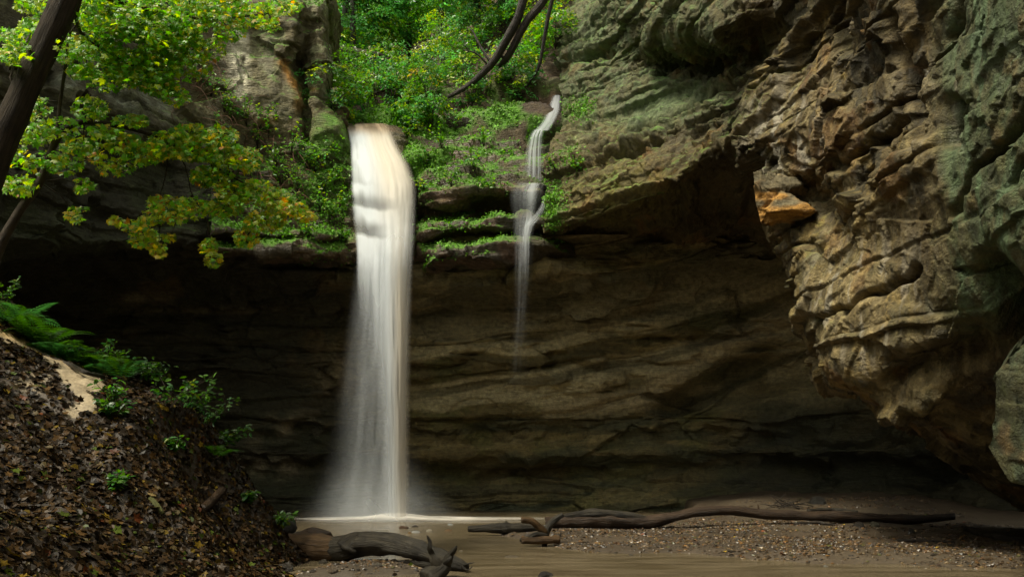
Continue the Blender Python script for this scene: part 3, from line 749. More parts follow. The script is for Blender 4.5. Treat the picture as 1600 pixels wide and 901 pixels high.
xs = axis((-22, -12, 16), (-12, -2.0, 330)); ys = axis((-2, 3.5, 16), (3.5, 18.5, 360))
X, Y = np.meshgrid(xs, ys, indexing='ij'); bx, by_ = X.ravel(), Y.ravel()
def bank_full(x, y):
    p = np.stack([x, y, np.zeros_like(x)], 1)
    z = bank_z(x + 0.25 * fbm(p * 0.7, 3, 611), y + 0.3 * fbm(p * 0.5, 3, 612))
    return z + (0.10 * fbm(p * 1.0, 4, 613) + 0.035 * fbm(p * 4.5, 4, 614)) * sstep(-0.2, 0.4, z)
bz = bank_full(bx, by_)
bp_ = np.stack([bx, by_, bz], 1)
px, py = proj(bp_)
sand = (np.exp(-(polydist(px, py, [(-40, 505), (60, 548), (120, 580), (155, 592)]) / 9) ** 2) + 1.3 * np.exp(-(polydist(px, py, [(105, 585), (150, 600), (120, 608), (140, 628), (112, 640)]) / 11) ** 2)
        + 0.45 * blob(px, py, 40, 570, 70, 26, 25) + 0.3 * blob(px, py, 60, 620, 100, 30, 10))
sand_v = np.clip(sand * (0.8 + 0.8 * fbm(bp_ * 2.2, 4, 615)), 0, 1)
c = np.tile(np.array([0.028, 0.019, 0.012]), (len(bp_), 1))
c = mixc(c, 0.5 + 0.7 * fbm(bp_ * 1.4, 4, 616), (0.045, 0.031, 0.019))
c = mixc(c, sstep(0.35, 0.6, sand_v), (0.30, 0.235, 0.145))
c = mixc(c, np.exp(-(polydist(px, py, [(-40, 505), (60, 540), (130, 575)]) / 6) ** 2) * 0.7, (0.42, 0.27, 0.11))
me = mesh_from('left_bank', bp_, grid_faces(len(xs), len(ys)), c, None, True, M_SOIL)
tag(obj('left_bank', me), kind='structure')

# water: turbid brown stream and plunge pool, smooth with long ripples
m, nt, b = new_mat('stream_water')
v = objcoord(nt, (0.55, 2.6, 1)); v2 = objcoord(nt, (1.6, 6.0, 1))
n1 = noise_node(nt, v, 1.3, 4, 0.55); n2 = noise_node(nt, v2, 1.6, 4, 0.6)
mx = node(nt, 'ShaderNodeMix', data_type='RGBA')
mx.inputs[6].default_value = (0.05, 0.038, 0.02, 1); mx.inputs[7].default_value = (0.145, 0.115, 0.072, 1)
nt.links.new(mapr(nt, n1.outputs[0], 0.3, 0.75, 0, 1), mx.inputs[0]); nt.links.new(mx.outputs[2], b.inputs['Base Color'])
b.inputs['Roughness'].default_value = 0.18
b.inputs['IOR'].default_value = 1.33
bp = node(nt, 'ShaderNodeBump'); bp.inputs['Strength'].default_value = 0.35; bp.inputs['Distance'].default_value = 0.05
nt.links.new(math_node(nt, 'ADD', n1.outputs[0], math_node(nt, 'MULTIPLY', n2.outputs[0], 0.5)), bp.inputs['Height'])
nt.links.new(bp.outputs[0], b.inputs['Normal'])
M_WATER = m
xs = np.linspace(-14, 14, 180); ys = np.linspace(1, 29, 260)
X, Y = np.meshgrid(xs, ys, indexing='ij'); wp = np.stack([X.ravel(), Y.ravel(), 0 * X.ravel()], 1)
wp[:, 2] = 0.012 * fbm(wp * np.array([0.7, 2.6, 1]), 3, 621) + 0.02 * np.exp(-((wp[:, 0] + 3.6) ** 2 + (wp[:, 1] - 23.6) ** 2) / 3)
tag(obj('stream_water', mesh_from('stream_water', wp, grid_faces(180, 260), None, None, True, M_WATER)), kind='structure')

# ------------------------------------------------------------------ falling water
def mat_fall(name):
    m, nt, b = new_mat(name)
    a = attr(nt, 'Col'); al = attr(nt, 'alpha'); fl = attr(nt, 'flow')
    mp = node(nt, 'ShaderNodeMapping'); mp.inputs['Scale'].default_value = (6, 0.22, 1)
    nt.links.new(fl.outputs['Vector'], mp.inputs['Vector'])
    n1 = noise_node(nt, mp.outputs[0], 1.6, 3, 0.6)
    k = math_node(nt, 'MULTIPLY', al.outputs['Fac'], mapr(nt, n1.outputs[0], 0.3, 0.7, 0.93, 1.07))
    k = mapr(nt, k, 0, 1, 0, 1)
    df = node(nt, 'ShaderNodeBsdfDiffuse'); tr = node(nt, 'ShaderNodeBsdfTranslucent'); tp = node(nt, 'ShaderNodeBsdfTransparent')
    nt.links.new(a.outputs['Color'], df.inputs['Color']); nt.links.new(a.outputs['Color'], tr.inputs['Color'])
    m1 = node(nt, 'ShaderNodeMixShader'); m1.inputs[0].default_value = 0.4
    nt.links.new(df.outputs[0], m1.inputs[1]); nt.links.new(tr.outputs[0], m1.inputs[2])
    m2 = node(nt, 'ShaderNodeMixShader')
    nt.links.new(k, m2.inputs[0]); nt.links.new(tp.outputs[0], m2.inputs[1]); nt.links.new(m1.outputs[0], m2.inputs[2])
    nt.links.new(m2.outputs[0], nt.nodes['Material Output'].inputs['Surface'])
    return m
M_FALL = mat_fall('falling_water')
def water_sheet(name, rows, nu, nv, alphaf, colf, seed, parent, bulge=0.25, wave=0.05):
    """rows: (py, x_left, x_right, depth); a curved sheet, convex to the front"""
    A = np.array(rows, float)
    t = even_t(np.array([P((r[1] + r[2]) / 2, r[0], r[3]) for r in rows]), nv)
    Q = np.stack([np.interp(t, np.arange(len(A)), A[:, k]) for k in range(4)], 1)
    for _ in range(int(nv * 0.12)):
        Q[1:-1] = 0.25 * Q[:-2] + 0.5 * Q[1:-1] + 0.25 * Q[2:]
    u = np.linspace(0, 1, nu)
    U, V = np.meshgrid(u, np.arange(nv), indexing='ij')
    pxs = Q[V, 1] + (Q[V, 2] - Q[V, 1]) * U
    dep = Q[V, 3] - bulge * (1 - (2 * U - 1) ** 2)
    # flow lines: ridges running down the sheet
    s = np.stack([U.ravel() * 7, V.ravel() * 0.012, np.full(U.size, seed * 3.1)], 1)
    dep = dep - wave * fbm(s, 3, seed).reshape(U.shape)
    x = (pxs - CX) / F * dep; z = CAMH - (Q[V, 0] - HZ) / F * dep
    p = np.stack([x, dep, z], -1).reshape(-1, 3)
    uu, vv = U.ravel(), (V / (nv - 1)).ravel()
    pyv = Q[V, 0].ravel()
    a = np.clip(alphaf(uu, pyv, p), 0, 1)
    me = mesh_from(name, p, grid_faces(nu, nv), colf(uu, pyv, p), {'alpha': a, 'flow': np.stack([uu * (1 + 0 * uu), p[:, 2], np.full(len(uu), seed)], 1)}, True, M_FALL)
    return obj(name, me, parent)
def edge(u, w=0.18, w2=None):
    return sstep(0, w, u) * sstep(0, w2 or w, 1 - u)
def streak(u, py, k, s, lo=-0.3, hi=0.5, vf=0.006):
    return sstep(lo, hi, fbm(np.stack([u * k, py * vf, np.full(len(u), s * 1.7)], 1), 3, s))
CREAM = np.array([0.84, 0.73, 0.57]); WHITE = np.array([0.80, 0.85, 0.90]); TAN = np.array([0.62, 0.44, 0.27])
wf = empty('waterfall', P(615, 812, 23.4), 'tall white and tan waterfall pouring off the mossy ledge into the pool', 'waterfall')
wf_loc = np.array(wf.location)
def reloc(o, loc):
    o.data.transform(__import__('mathutils').Matrix.Translation(-Vector(loc)))
def col_up(u, py, p):
    t = sstep(0.25, 0.6, u) * sstep(420, 250, py)
    c = WHITE[None] * (1 - 0.75 * t[:, None]) + CREAM[None] * 0.75 * t[:, None]
    b = sstep(216, 197, py)[:, None]
    return c * (1 - b * 0.8) + TAN * b * 0.8
cascade_rows = [(189, 541, 598, 29.0), (192, 540, 606, 27.4), (195, 540, 610, 26.6), (201, 541, 614, 26.15), (225, 546, 622, 25.65), (256, 547, 642, 25.05), (290, 547, 653, 24.55), (330, 549, 652, 24.2), (372, 554, 650, 23.82), (395, 556, 648, 23.65), (430, 556, 646, 23.55), (520, 560, 643, 23.5), (640, 566, 641, 23.45), (816, 572, 640, 23.4)]
def a_cas(u, py, p):
    e = edge(u, 0.07, 0.22)
    s = 0.9 + 0.15 * streak(u, py, 5, 701, -0.6, 0.5) + 0.14 * fbm(np.stack([u * 3, py * 0.03, 0 * u], 1), 3, 733)
    # on the left the water leaps from step to step: bright at each brow, thinning into strands below it
    w = py + 4 * fbm(np.stack([u * 2.2, py * 0.012, 0 * u], 1), 2, 736) + 1.5 * fbm(np.stack([u * 14, py * 0.012, 0 * u], 1), 2, 739)
    br = np.array([190.0, 246, 288, 328, 371, 520])
    k = np.clip(np.searchsorted(br, w) - 1, 0, 4)
    t = np.clip((w - br[k]) / (br[k + 1] - br[k]), 0, 1)
    dep = np.array([0.0, 0.42, 0.66, 0.74, 0.0])[k]
    ext = np.array([0.4, 0.34, 0.52, 0.42, 0.5])[k]
    strand = 0.6 + 0.5 * streak(u, py, 12, 737, -0.6, 0.6, 0.002)
    fade = (1 - dep * sstep(0.12, 0.75, t)) * lerp(1, strand, sstep(0.05, 0.45, t) * 0.6 * (k < 4)) 
    fade = lerp(fade, 1.0, sstep(0.86, 1.0, t) * (k > 0) * 0.7)
    left = sstep(ext + 0.2, ext - 0.25, u + 0.1 * fbm(np.stack([u * 0, py * 0.05, 0 * u], 1), 2, 738))
    left = left * lerp(0.35, 1.0, sstep(225, 280, py))
    m_ = lerp(1.0, fade, left)
    e = lerp(e, edge(u, 0.4, 0.25), sstep(380, 520, py))
    lower = lerp(1.0, 0.30 * sstep(0.05, 0.7, u) + 0.04, sstep(350, 600, py)) * lerp(1, 0.25, sstep(520, 760, py))
    lip = lerp(0.5 + 0.5 * streak(u, py, 7, 735, -0.3, 0.4), 1.0, sstep(195, 210, py))
    return e * s * m_ * lower * lip
o = water_sheet('cascade_sheet', cascade_rows, 110, 420, a_cas, col_up, 702, wf, 0.22, 0.045); reloc(o, wf.location)
core_rows = [(225, 572, 622, 25.5), (260, 578, 640, 24.7), (330, 576, 650, 23.9), (400, 574, 648, 23.4), (500, 578, 646, 23.3), (640, 586, 643, 23.25), (814, 592, 642, 23.2)]
def col_core(u, py, p):
    t = sstep(0.35, 0.75, u)[:, None] * 0.75
    return WHITE[None] * (1 - t) + np.array([0.74, 0.61, 0.42])[None] * t
o = water_sheet('core_stream', core_rows, 60, 300, lambda u, py, p: edge(u, 0.72, 0.3) * (0.85 + 0.25 * streak(u, py, 3, 703)) * sstep(270, 500, py) * lerp(1, 0.72, sstep(450, 700, py)), col_core, 704, wf, 0.45, 0.05); reloc(o, wf.location)
veil_rows = [(395, 554, 625, 23.75), (450, 548, 632, 23.6), (560, 535, 636, 23.5), (680, 522, 640, 23.45), (816, 508, 642, 23.4)]
o = water_sheet('veil', veil_rows, 80, 300, lambda u, py, p: edge(u, 0.35, 0.2) * 0.20 * (0.6 + 0.5 * streak(u, py, 6, 705, -0.6, 0.6, 0.003)) * sstep(395, 430, py) * lerp(1, 0.75, sstep(430, 800, py)), lambda u, py, p: np.tile(WHITE, (len(u), 1)), 706, wf, 0.3, 0.06); reloc(o, wf.location)
veil2 = [(400, 552, 640, 23.95), (560, 528, 644, 23.9), (700, 505, 648, 23.8), (816, 470, 660, 23.6)]
o = water_sheet('veil', veil2, 60, 200, lambda u, py, p: edge(u, 0.45, 0.4) * 0.10 * (0.6 + 0.5 * streak(u, py, 4, 707, -0.5, 0.5, 0.002)) * sstep(400, 470, py), lambda u, py, p: np.tile(WHITE, (len(u), 1)), 708, wf, 0.2, 0.05); reloc(o, wf.location)
# foam: a low white mound where the column lands, running out over the pool
fx0, fy0, _ = P(618, 812, 23.4)
ang = np.linspace(0, 2 * math.pi, 96, endpoint=False); rr = np.linspace(0, 1, 40)
A, Rr = np.meshgrid(ang, rr, indexing='ij')
ex = np.where(np.cos(A) < 0, 3.6, 5.2); fxx = Rr * np.cos(A) * ex; fyy = Rr * np.sin(A) * 1.15
hz = 0.11 * np.exp(-(fxx / 0.85) ** 2 - (fyy / 0.7) ** 2) + 0.05 * np.exp(-(fxx / 1.6) ** 2) * (1 - Rr ** 2) + 0.03 + 0.0 * Rr
fp = np.stack([fxx, fyy, hz], -1).reshape(-1, 3)
fa_ = (1 - sstep(0.6, 1.0, Rr.ravel())) * (0.95 + 0.35 * fbm(fp * np.array([1.0, 4, 0]), 3, 711)) * lerp(1, 0.55, sstep(0.5, 3, fp[:, 0]))
me = mesh_from('foam', fp, grid_faces(96, 40, True), np.tile(np.array([0.84, 0.80, 0.73]), (len(fp), 1)), {'alpha': np.clip(fa_ * (0.8 + 0.4 * fbm(fp * np.array([1.5, 5, 0]), 3, 745)), 0, 1), 'flow': np.stack([fp[:, 0] * 0.2, fp[:, 1], fp[:, 2]], 1)}, True, M_FALL)
o = obj('foam', me, wf); o.location = (fx0 - wf.location.x, fy0 - wf.location.y, 0.02 - wf.location.z)

spray_rows = [(640, 540, 650, 23.0), (700, 505, 668, 22.95), (760, 470, 700, 22.9), (800, 440, 740, 22.85), (817, 430, 760, 22.8)]
for k_, (dd_, kk_) in enumerate(((0.0, 0.34), (0.9, 0.3))):
    o = water_sheet('spray', [(a_, b_, c_, d_ + dd_) for a_, b_, c_, d_ in spray_rows], 60, 80, lambda u, py, p: edge(u, 0.5, 0.5) ** 1.5 * kk_ * sstep(640, 815, py) ** 2 * (0.8 + 0.4 * fbm(p * 1.2, 3, 741 + k_)), lambda u, py, p: np.tile(WHITE, (len(u), 1)), 742 + k_, wf, 0.5, 0.1); reloc(o, wf.location)

sf = empty('waterfall', P(815, 432, 23.6), 'thin white side cascade falling over the ledges right of the main waterfall', 'waterfall')
side_top = [(128, 868, 876, 28.6), (150, 862, 878, 27.5), (172, 854, 877, 26.8), (190, 846, 869, 26.3), (204, 832, 860, 25.9)]
o = water_sheet('upper_chute', side_top, 24, 90, lambda u, py, p: edge(u, 0.4) * (0.5 + 0.3 * streak(u, py, 4, 721)), lambda u, py, p: np.tile(WHITE, (len(u), 1)), 722, sf, 0.1, 0.03); reloc(o, sf.location)
side_mid = [(203, 832, 852, 25.9), (212, 826, 850, 25.6), (235, 820, 850, 25.5), (262, 818, 851, 25.4), (286, 818, 850, 25.2)]
o = water_sheet('middle_drop', side_mid, 50, 90, lambda u, py, p: edge(u, 0.3) * (0.15 + 0.42 * streak(u, py, 8, 723, -0.5, 0.5, 0.002)) * lerp(1, 0.5, sstep(240, 285, py)), lambda u, py, p: np.tile(WHITE, (len(u), 1)), 724, sf, 0.15, 0.04); reloc(o, sf.location)
side_low = [(286, 804, 852, 24.6), (298, 794, 850, 24.15), (318, 794, 848, 24.05), (342, 800, 842, 23.95), (352, 800, 836, 23.75), (400, 802, 834, 23.6), (480, 800, 830, 23.5), (600, 792, 826, 23.45), (805, 785, 822, 23.4)]
o = water_sheet('lower_drop', side_low, 50, 260, lambda u, py, p: edge(u, 0.4) * (0.12 + 0.30 * streak(u, py, 7, 725, -0.5, 0.6, 0.003)) * lerp(1, 0.55, np.exp(-((py - 325) / 12) ** 2)) * lerp(1, 0.16, sstep(360, 460, py)) * lerp(1, 0.0, sstep(440, 640, py)), lambda u, py, p: np.tile(WHITE, (len(u), 1)), 726, sf, 0.12, 0.04); reloc(o, sf.location)
side_jet = [(312, 848, 856, 24.2), (330, 838, 852, 24.0), (342, 824, 846, 23.9), (352, 815, 836, 23.7), (375, 812, 830, 23.55), (440, 810, 828, 23.5)]
o = water_sheet('side_jet', side_jet, 24, 110, lambda u, py, p: edge(u, 0.5) * (0.32 + 0.35 * streak(u, py, 4, 727)) * lerp(1, 0.0, sstep(350, 440, py)), lambda u, py, p: np.tile(WHITE, (len(u), 1)), 728, sf, 0.12, 0.03); reloc(o, sf.location)

#@@PLANTS
# ------------------------------------------------------------------ finding surfaces
bpy.context.view_layer.update()
DG = bpy.context.evaluated_depsgraph_get()
WATERY = ('stream_water', 'cascade_sheet', 'core_stream', 'veil', 'foam', 'upper_chute', 'middle_drop', 'lower_drop', 'side_jet')
def hit(px, py):
    """first rock or soil surface behind a pixel of the photograph"""
    o = Vector((0, 0, CAMH)); dv = (Vector(P(px, py, 1.0)) - o).normalized()
    for _ in range(30):
        ok, loc, nr, _i, ob, _m = SC.ray_cast(DG, o, dv)
        if not ok:
            return None, None
        if ob.name.split('.')[0] not in WATERY:
            return loc, (nr if nr.dot(dv) < 0 else -nr)
        o = loc + dv * 0.01
    return None, None
def drop(x, y, z0=6.0):
    ok, loc, nr, _i, ob, _m = SC.ray_cast(DG, Vector((x, y, z0)), Vector((0, 0, -1)))
    return loc if ok else Vector((x, y, 0))
def gz_at(x, y):
    return float(ground_h(np.array([float(x)]), np.array([float(y)]))[0])

# ------------------------------------------------------------------ tubes: trunks, logs, twigs
def tube_data(pts, rad, nseg=10, step=None, rough=0.0, seed=0, flat=1.0, cap=True):
    pts = np.asarray(pts, float); rad = np.asarray(rad, float)
    if len(pts) > 2 or step:
        L = np.linalg.norm(np.diff(pts, axis=0), axis=1).sum()
        n_ = max(len(pts), int(L / (step or (L / 12))) + 1)
        t = even_t(pts, n_)
        q = cr(pts, t); r = np.interp(t, np.arange(len(rad)), rad)
    else:
        q, r = pts, rad
    tg = np.gradient(q, axis=0); tg /= np.linalg.norm(tg, axis=1, keepdims=True) + 1e-9
    ref = np.array([0.13, 0.21, 0.97]) if abs(tg[:, 2]).mean() < 0.8 else np.array([0.95, 0.2, 0.1])
    a = np.cross(tg, ref); a /= np.linalg.norm(a, axis=1, keepdims=True)
    b = np.cross(a, tg)
    if cap:
        q = np.concatenate([q[:1] - tg[:1] * r[0] * 0.05, q, q[-1:] + tg[-1:] * r[-1] * 0.05])
        a = np.concatenate([a[:1], a, a[-1:]]); b = np.concatenate([b[:1], b, b[-1:]])
        r = np.concatenate([[r[0] * 0.02], r, [r[-1] * 0.02]])
    th = np.linspace(0, 2 * math.pi, nseg, endpoint=False)
    n_ = len(q)
    ring = (np.cos(th)[None, :, None] * a[:, None, :] + flat * np.sin(th)[None, :, None] * b[:, None, :])
    v = q[:, None, :] + ring * r[:, None, None]
    if rough:
        tt_ = np.repeat(np.concatenate([[0], np.cumsum(np.linalg.norm(np.diff(q, axis=0), axis=1))])[:, None], nseg, 1).ravel() / (rad.max() * 4)
        cs_ = np.stack([np.tile(np.cos(th), n_) * 1.7, np.tile(np.sin(th), n_) * 1.7, tt_ * 1.1 + seed], 1)
        v = v + ring * (r[:, None, None] * min(rough, .2) * 0.9 * (ridged(cs_, 3, seed + 2)).reshape(n_, nseg, 1))
        f = v.reshape(-1, 3)
        k = fbm(f * 2.2 / max(rad.max() * 4, 0.05) * 0.35, 4, seed) + 0.5 * fbm(f * 9 / max(rad.max() * 4, 0.05) * 0.35, 3, seed + 5)
        v = v + ring * (r[:, None, None] * rough * k.reshape(n_, nseg, 1))
    ln = np.concatenate([[0], np.cumsum(np.linalg.norm(np.diff(q, axis=0), axis=1))])
    fl = np.stack([np.repeat(np.cos(th)[None] * r.max(), n_, 0) * 1.0, np.repeat(ln[:, None], nseg, 1), np.repeat(np.sin(th)[None] * r.max(), n_, 0)], -1)
    i = np.arange(n_ - 1)[:, None]; j = np.arange(nseg)[None]
    j2 = (j + 1) % nseg
    f = np.stack([i * nseg + j, i * nseg + j2, (i + 1) * nseg + j2, (i + 1) * nseg + j], -1).reshape(-1, 4)
    return v.reshape(-1, 3), f, fl.reshape(-1, 3)
def join_tubes(parts):
    V, Fc, L, o = [], [], [], 0
    for v, f, l in parts:
        V.append(v); Fc.append(f + o); L.append(l); o += len(v)
    return np.concatenate(V), np.concatenate(Fc), np.concatenate(L)
def tube_obj(name, parts, mat, parent=None, origin=(0, 0, 0)):
    v, f, l = join_tubes(parts)
    me = mesh_from(name, v - np.array(origin), f, None, {'flow': l}, True, mat)
    return obj(name, me, parent)

# ------------------------------------------------------------------ leaves
MAPLE = np.array([(0, 0, 0), (0.18, 0.10, .02), (0.50, 0.06, -.05), (0.34, 0.30, .02), (0.52, 0.62, -.08), (0.22, 0.60, .03), (0, 1.0, -.12), (-0.22, 0.60, .03), (-0.52, 0.62, -.08), (-0.34, 0.30, .02), (-0.50, 0.06, -.05), (-0.18, 0.10, .02), (0, 0.38, .05)], float)
MAPLE_F = np.array([(12, i, i + 1) for i in range(11)] + [(12, 11, 0)])
OVAL = np.array([(0, 0, 0), (0.26, 0.3, .05), (0.22, 0.68, .03), (0, 1, -.1), (-0.22, 0.68, .03), (-0.26, 0.3, .05)], float)
OVAL_F = np.array([(0, 1, 2), (0, 2, 3), (0, 3, 4), (0, 4, 5)])
DIA = np.array([(0, 0, 0), (0.33, 0.45, .06), (0, 1, -.05), (-0.33, 0.45, .06)], float)
DIA_F = np.array([(0, 1, 2), (0, 2, 3)])
def unit(a):
    return a / (np.linalg.norm(a, axis=-1, keepdims=True) + 1e-9)
def leaves_data(pos, nor, along, size, col, tmpl=DIA, tf=DIA_F):
    n_ = len(pos)
    nor = unit(nor); along = unit(along - nor * (along * nor).sum(1, keepdims=True))
    side = np.cross(along, nor)
    T = tmpl
    v = pos[:, None] + size[:, None, None] * (T[None, :, 0:1] * side[:, None] + (T[None, :, 1:2] - 0.4) * along[:, None] + T[None, :, 2:3] * nor[:, None])
    f = (tf[None] + (np.arange(n_) * len(T))[:, None, None]).reshape(-1, 3)
    return v.reshape(-1, 3), f, np.repeat(col, len(T), 0)
def leaves_mesh(name, pos, nor, along, size, col, tmpl=DIA, tf=DIA_F, mat=None, origin=(0, 0, 0)):
    v, f, c = leaves_data(pos, nor, along, size, col, tmpl, tf)
    return mesh_from(name, v - np.array(origin), f, c, None, False, mat or M_LEAF)
G1, G2, G3 = np.array([0.045, 0.13, 0.010]), np.array([0.10, 0.25, 0.014]), np.array([0.07, 0.23, 0.05])
YG, YL, OR = np.array([0.26, 0.34, 0.012]), np.array([0.52, 0.40, 0.018]), np.array([0.42, 0.19, 0.02])
def leaf_cols(n_, pal, w, rng=RNG, var=0.25):
    w = np.array(w, float) / sum(w)
    i = rng.choice(len(pal), n_, p=w)
    c = np.array(pal)[i] * (1 + var * rng.standard_normal((n_, 1))).clip(0.4, 1.8)
    return c.clip(0.004, 0.7)
def plates(rng, n_plates, per, R3, r_plate, shell=0.45, tiltsd=0.3, thick=0.06):
    """leaf positions in flat sprays through an ellipsoid volume"""
    u = unit(rng.standard_normal((n_plates, 3)))
    rad = (shell + (1 - shell) * rng.random(n_plates)) ** 0.7
    ctr = u * rad[:, None] * np.array(R3)
    nrm = unit(np.array([0, -0.25, 1.0]) + u * np.array([0.5, 0.5, 0.1]) + tiltsd * rng.standard_normal((n_plates, 3)))
    rp = r_plate * rng.uniform(0.6, 1.25, n_plates)
    k = rng.uniform(0, 2 * math.pi, (n_plates, per)); q = np.sqrt(rng.random((n_plates, per)))
    a = unit(np.cross(nrm, np.array([0.3, 1, 0.1]))); b = np.cross(nrm, a)
    off = (np.cos(k) * q * rp[:, None])[..., None] * a[:, None] + (np.sin(k) * q * rp[:, None] * 0.75)[..., None] * b[:, None]
    pos = ctr[:, None] + off + thick * rng.standard_normal((n_plates, per, 1)) * nrm[:, None]
    pos[..., 2] -= 0.35 * r_plate * q ** 2                # tips droop
    nor = unit(np.repeat(nrm[:, None], per, 1) + 0.35 * rng.standard_normal((n_plates, per, 3)))
    alo = off + 0.3 * rng.standard_normal(off.shape) + np.array([0, 0, -0.15])
    return pos.reshape(-1, 3), nor.reshape(-1, 3), alo.reshape(-1, 3), np.repeat(np.arange(n_plates), per), ctr

# ------------------------------------------------------------------ gully woods: trees, shrubs
def tree_parts(rng, h, r, crownR, cz, n_plates, per, size, pal, w, lean=(0, 0)):
    tp = []
    top = np.array([lean[0], lean[1], h])
    path = [np.array([0, 0, -0.6]), np.array([lean[0] * 0.2 + 0.1 * rng.standard_normal(), 0.1 * rng.standard_normal(), h * 0.33]), np.array([lean[0] * .6, lean[1] * .6, h * 0.68]) + 0.15 * rng.standard_normal(3), top]
    tp.append(tube_data(path, [r * 1.25, r, r * 0.75, r * 0.3], 9, 0.5, 0.12, int(rng.integers(999))))
    pos, nor, alo, pid, ctr = plates(rng, n_plates, per, crownR, crownR[0] * 0.30)
    off = np.array([lean[0] * 0.8, lean[1] * 0.8, cz])
    for c_ in ctr[:: max(1, n_plates // 16)]:
        s_ = path[2] + (top - path[2]) * rng.random() * 0.8
        e_ = c_ + off
        tp.append(tube_data([s_, (s_ + e_) / 2 + np.array([0, 0, 0.3]), e_], [r * 0.3, r * 0.18, r * 0.05], 5, 0.6))
    pc = leaf_cols(n_plates, pal, w, rng, 0.2)
    col = pc[pid] * (1 + 0.22 * rng.standard_normal((len(pos), 1))).clip(0.5, 1.6)
    sz = size * rng.uniform(0.7, 1.3, len(pos))
    return tp, (pos + off, nor, alo, sz, col)
def make_tree(name, loc, seed, label, cat, group=None, h=9, r=0.2, crownR=(3.4, 3.4, 2.6), cz=8, n_plates=150, per=42, size=0.17, pal=(G2, G1, G3, YG), w=(5, 2, 3, 1), lean=(0, 0), bark=None):
    rng = np.random.default_rng(seed)
    tp, lf = tree_parts(rng, h, r, crownR, cz, n_plates, per, size, pal, w, lean)
    e = empty(name, loc, label, cat, group)
    tube_obj('trunk', tp, bark or M_BARKDARK, e)
    o = obj('crown', leaves_mesh('crown', *lf), e); o['kind'] = 'stuff'
    return e
def make_shrub(name, loc, seed, label, R3=(1.1, 1.0, 0.8), n_plates=46, per=30, size=0.12, pal=(G2, G1, G3, YG, YL), w=(5, 2, 2, 2, 0.25), group='shrubs growing in the gully', cat='shrub'):
    rng = np.random.default_rng(seed)
    pos, nor, alo, pid, ctr = plates(rng, n_plates, per, R3, R3[0] * 0.34, 0.35)
    off = np.array([0, 0, R3[2] * 0.85])
    tp = []
    for c_ in ctr[:: max(1, n_plates // 9)]:
        e_ = c_ + off
        tp.append(tube_data([np.array([0, 0, -0.25]), e_ * np.array([.35, .35, .6]), e_], [0.022, 0.015, 0.005], 5, 0.3))
    pc = leaf_cols(n_plates, pal, w, rng, 0.22)
    col = pc[pid] * (1 + 0.25 * rng.standard_normal((len(pos), 1))).clip(0.5, 1.6)
    e = empty(name, loc, label, cat, group)
    tube_obj('stem', tp, M_TWIG, e)
    o = obj('foliage', leaves_mesh('foliage', pos + off, nor, alo, size * rng.uniform(0.7, 1.3, len(pos)), col), e); o['kind'] = 'stuff'
    return e
def on(px, py, fallback=34.0):
    l, n_ = hit(px, py)
    return l if l is not None else Vector(P(px, py, fallback))

# trunks standing in the gully (pixel of the trunk's foot)
tree_tab = [
 (538, 138, 0.26, 10.5, (0.4, 0), 'dark wide trunked tree in the gully, nearest the left buttress'),
 (556, 140, 0.16, 11.0, (-0.3, 0), 'slim dark tree just right of the widest gully trunk'),
 (594, 128, 0.20, 11.5, (0.2, 0), 'straight dark tree behind the fallen gully log'),
 (640, 108, 0.15, 11.0, (-0.4, 0), 'slender tree at the back of the gully, above the middle of the slope'),
 (690, 84, 0.16, 10.5, (0.5, 0), 'bright leaved tree on the gully slope left of the sky gap'),
 (748, 62, 0.14, 10.0, (0.1, 0), 'thin dark tree standing right beside the bright sky gap'),
 (806, 14, 0.15, 9.0, (-0.6, 0), 'thin tree on the upper slope behind the dark bent branches'),
 (858, -20, 0.14, 8.0, (-0.5, 0), 'small tree on the rim above the thin side cascade'),
]
for i, (x, y, r, h, ln, lab) in enumerate(tree_tab):
    l = on(x, y, 42)
    make_tree('gully_tree', l, 900 + i, lab, 'tree', 'trees growing in the gully', h=h, r=r, cz=h * 0.46, crownR=(3.4, 3.0, 3.0), lean=ln, n_plates=150, per=40, size=0.20, pal=(G2 * 1.15, G1, G3 * 1.35, YG), w=(4, 1, 6, 1))
shrub_tab = [
 (520, 172, 1.2, 'low green shrub hugging the foot of the left rock buttress'),
 (528, 128, 1.3, 'leafy shrub pressed against the right side of the left buttress'),
 (560, 164, 1.2, 'green shrub just above the brink of the main waterfall'),
 (585, 150, 1.2, 'bushy shrub below the fallen log in the gully'),
 (612, 168, 0.9, 'small shrub right above the tan brink water'),
 (615, 126, 1.4, 'round shrub in the middle of the gully floor'),
 (642, 148, 1.1, 'loose green shrub on the lower gully slope'),
 (650, 106, 1.5, 'wide bright shrub on the middle of the gully slope'),
 (668, 150, 0.8, 'yellow tinged shrub over the bare brown soil'),
 (690, 122, 1.3, 'bright shrub with pale glossy leaves on the gully slope'),
 (705, 82, 1.5, 'tall shrub under the bright leaved gully tree'),
 (722, 128, 1.0, 'shrub beside the lower end of the dark bent branch'),
 (735, 88, 1.3, 'dense shrub below the sky gap'),
 (752, 56, 1.3, 'shrub on the skyline of the slope under the sky gap'),
 (775, 70, 0.9, 'small shrub just left of the two dark bent branches'),
 (800, 120, 0.9, 'shrub growing under the two dark bent branches'),
 (812, 150, 0.9, 'leafy shrub hanging over the bank left of the side cascade'),
 (838, 92, 1.0, 'shrub beside the thin straight dark root'),
 (848, 36, 1.2, 'yellow green shrub high on the slope by the right cliff'),
 (868, 66, 0.9, 'shrub squeezed between the thin root and the right cliff'),
 (800, 30, 1.1, 'shrub between the dark bent branches at the top'),
 (735, 165, 0.7, 'small leafy shrub on the bare bank above the moss'),
 (640, 200, 0.7, 'small shrub right of the brink on the mossy bank'),
 (675, 195, 0.7, 'low shrub on the mossy bank left of the reddish soil'),
]
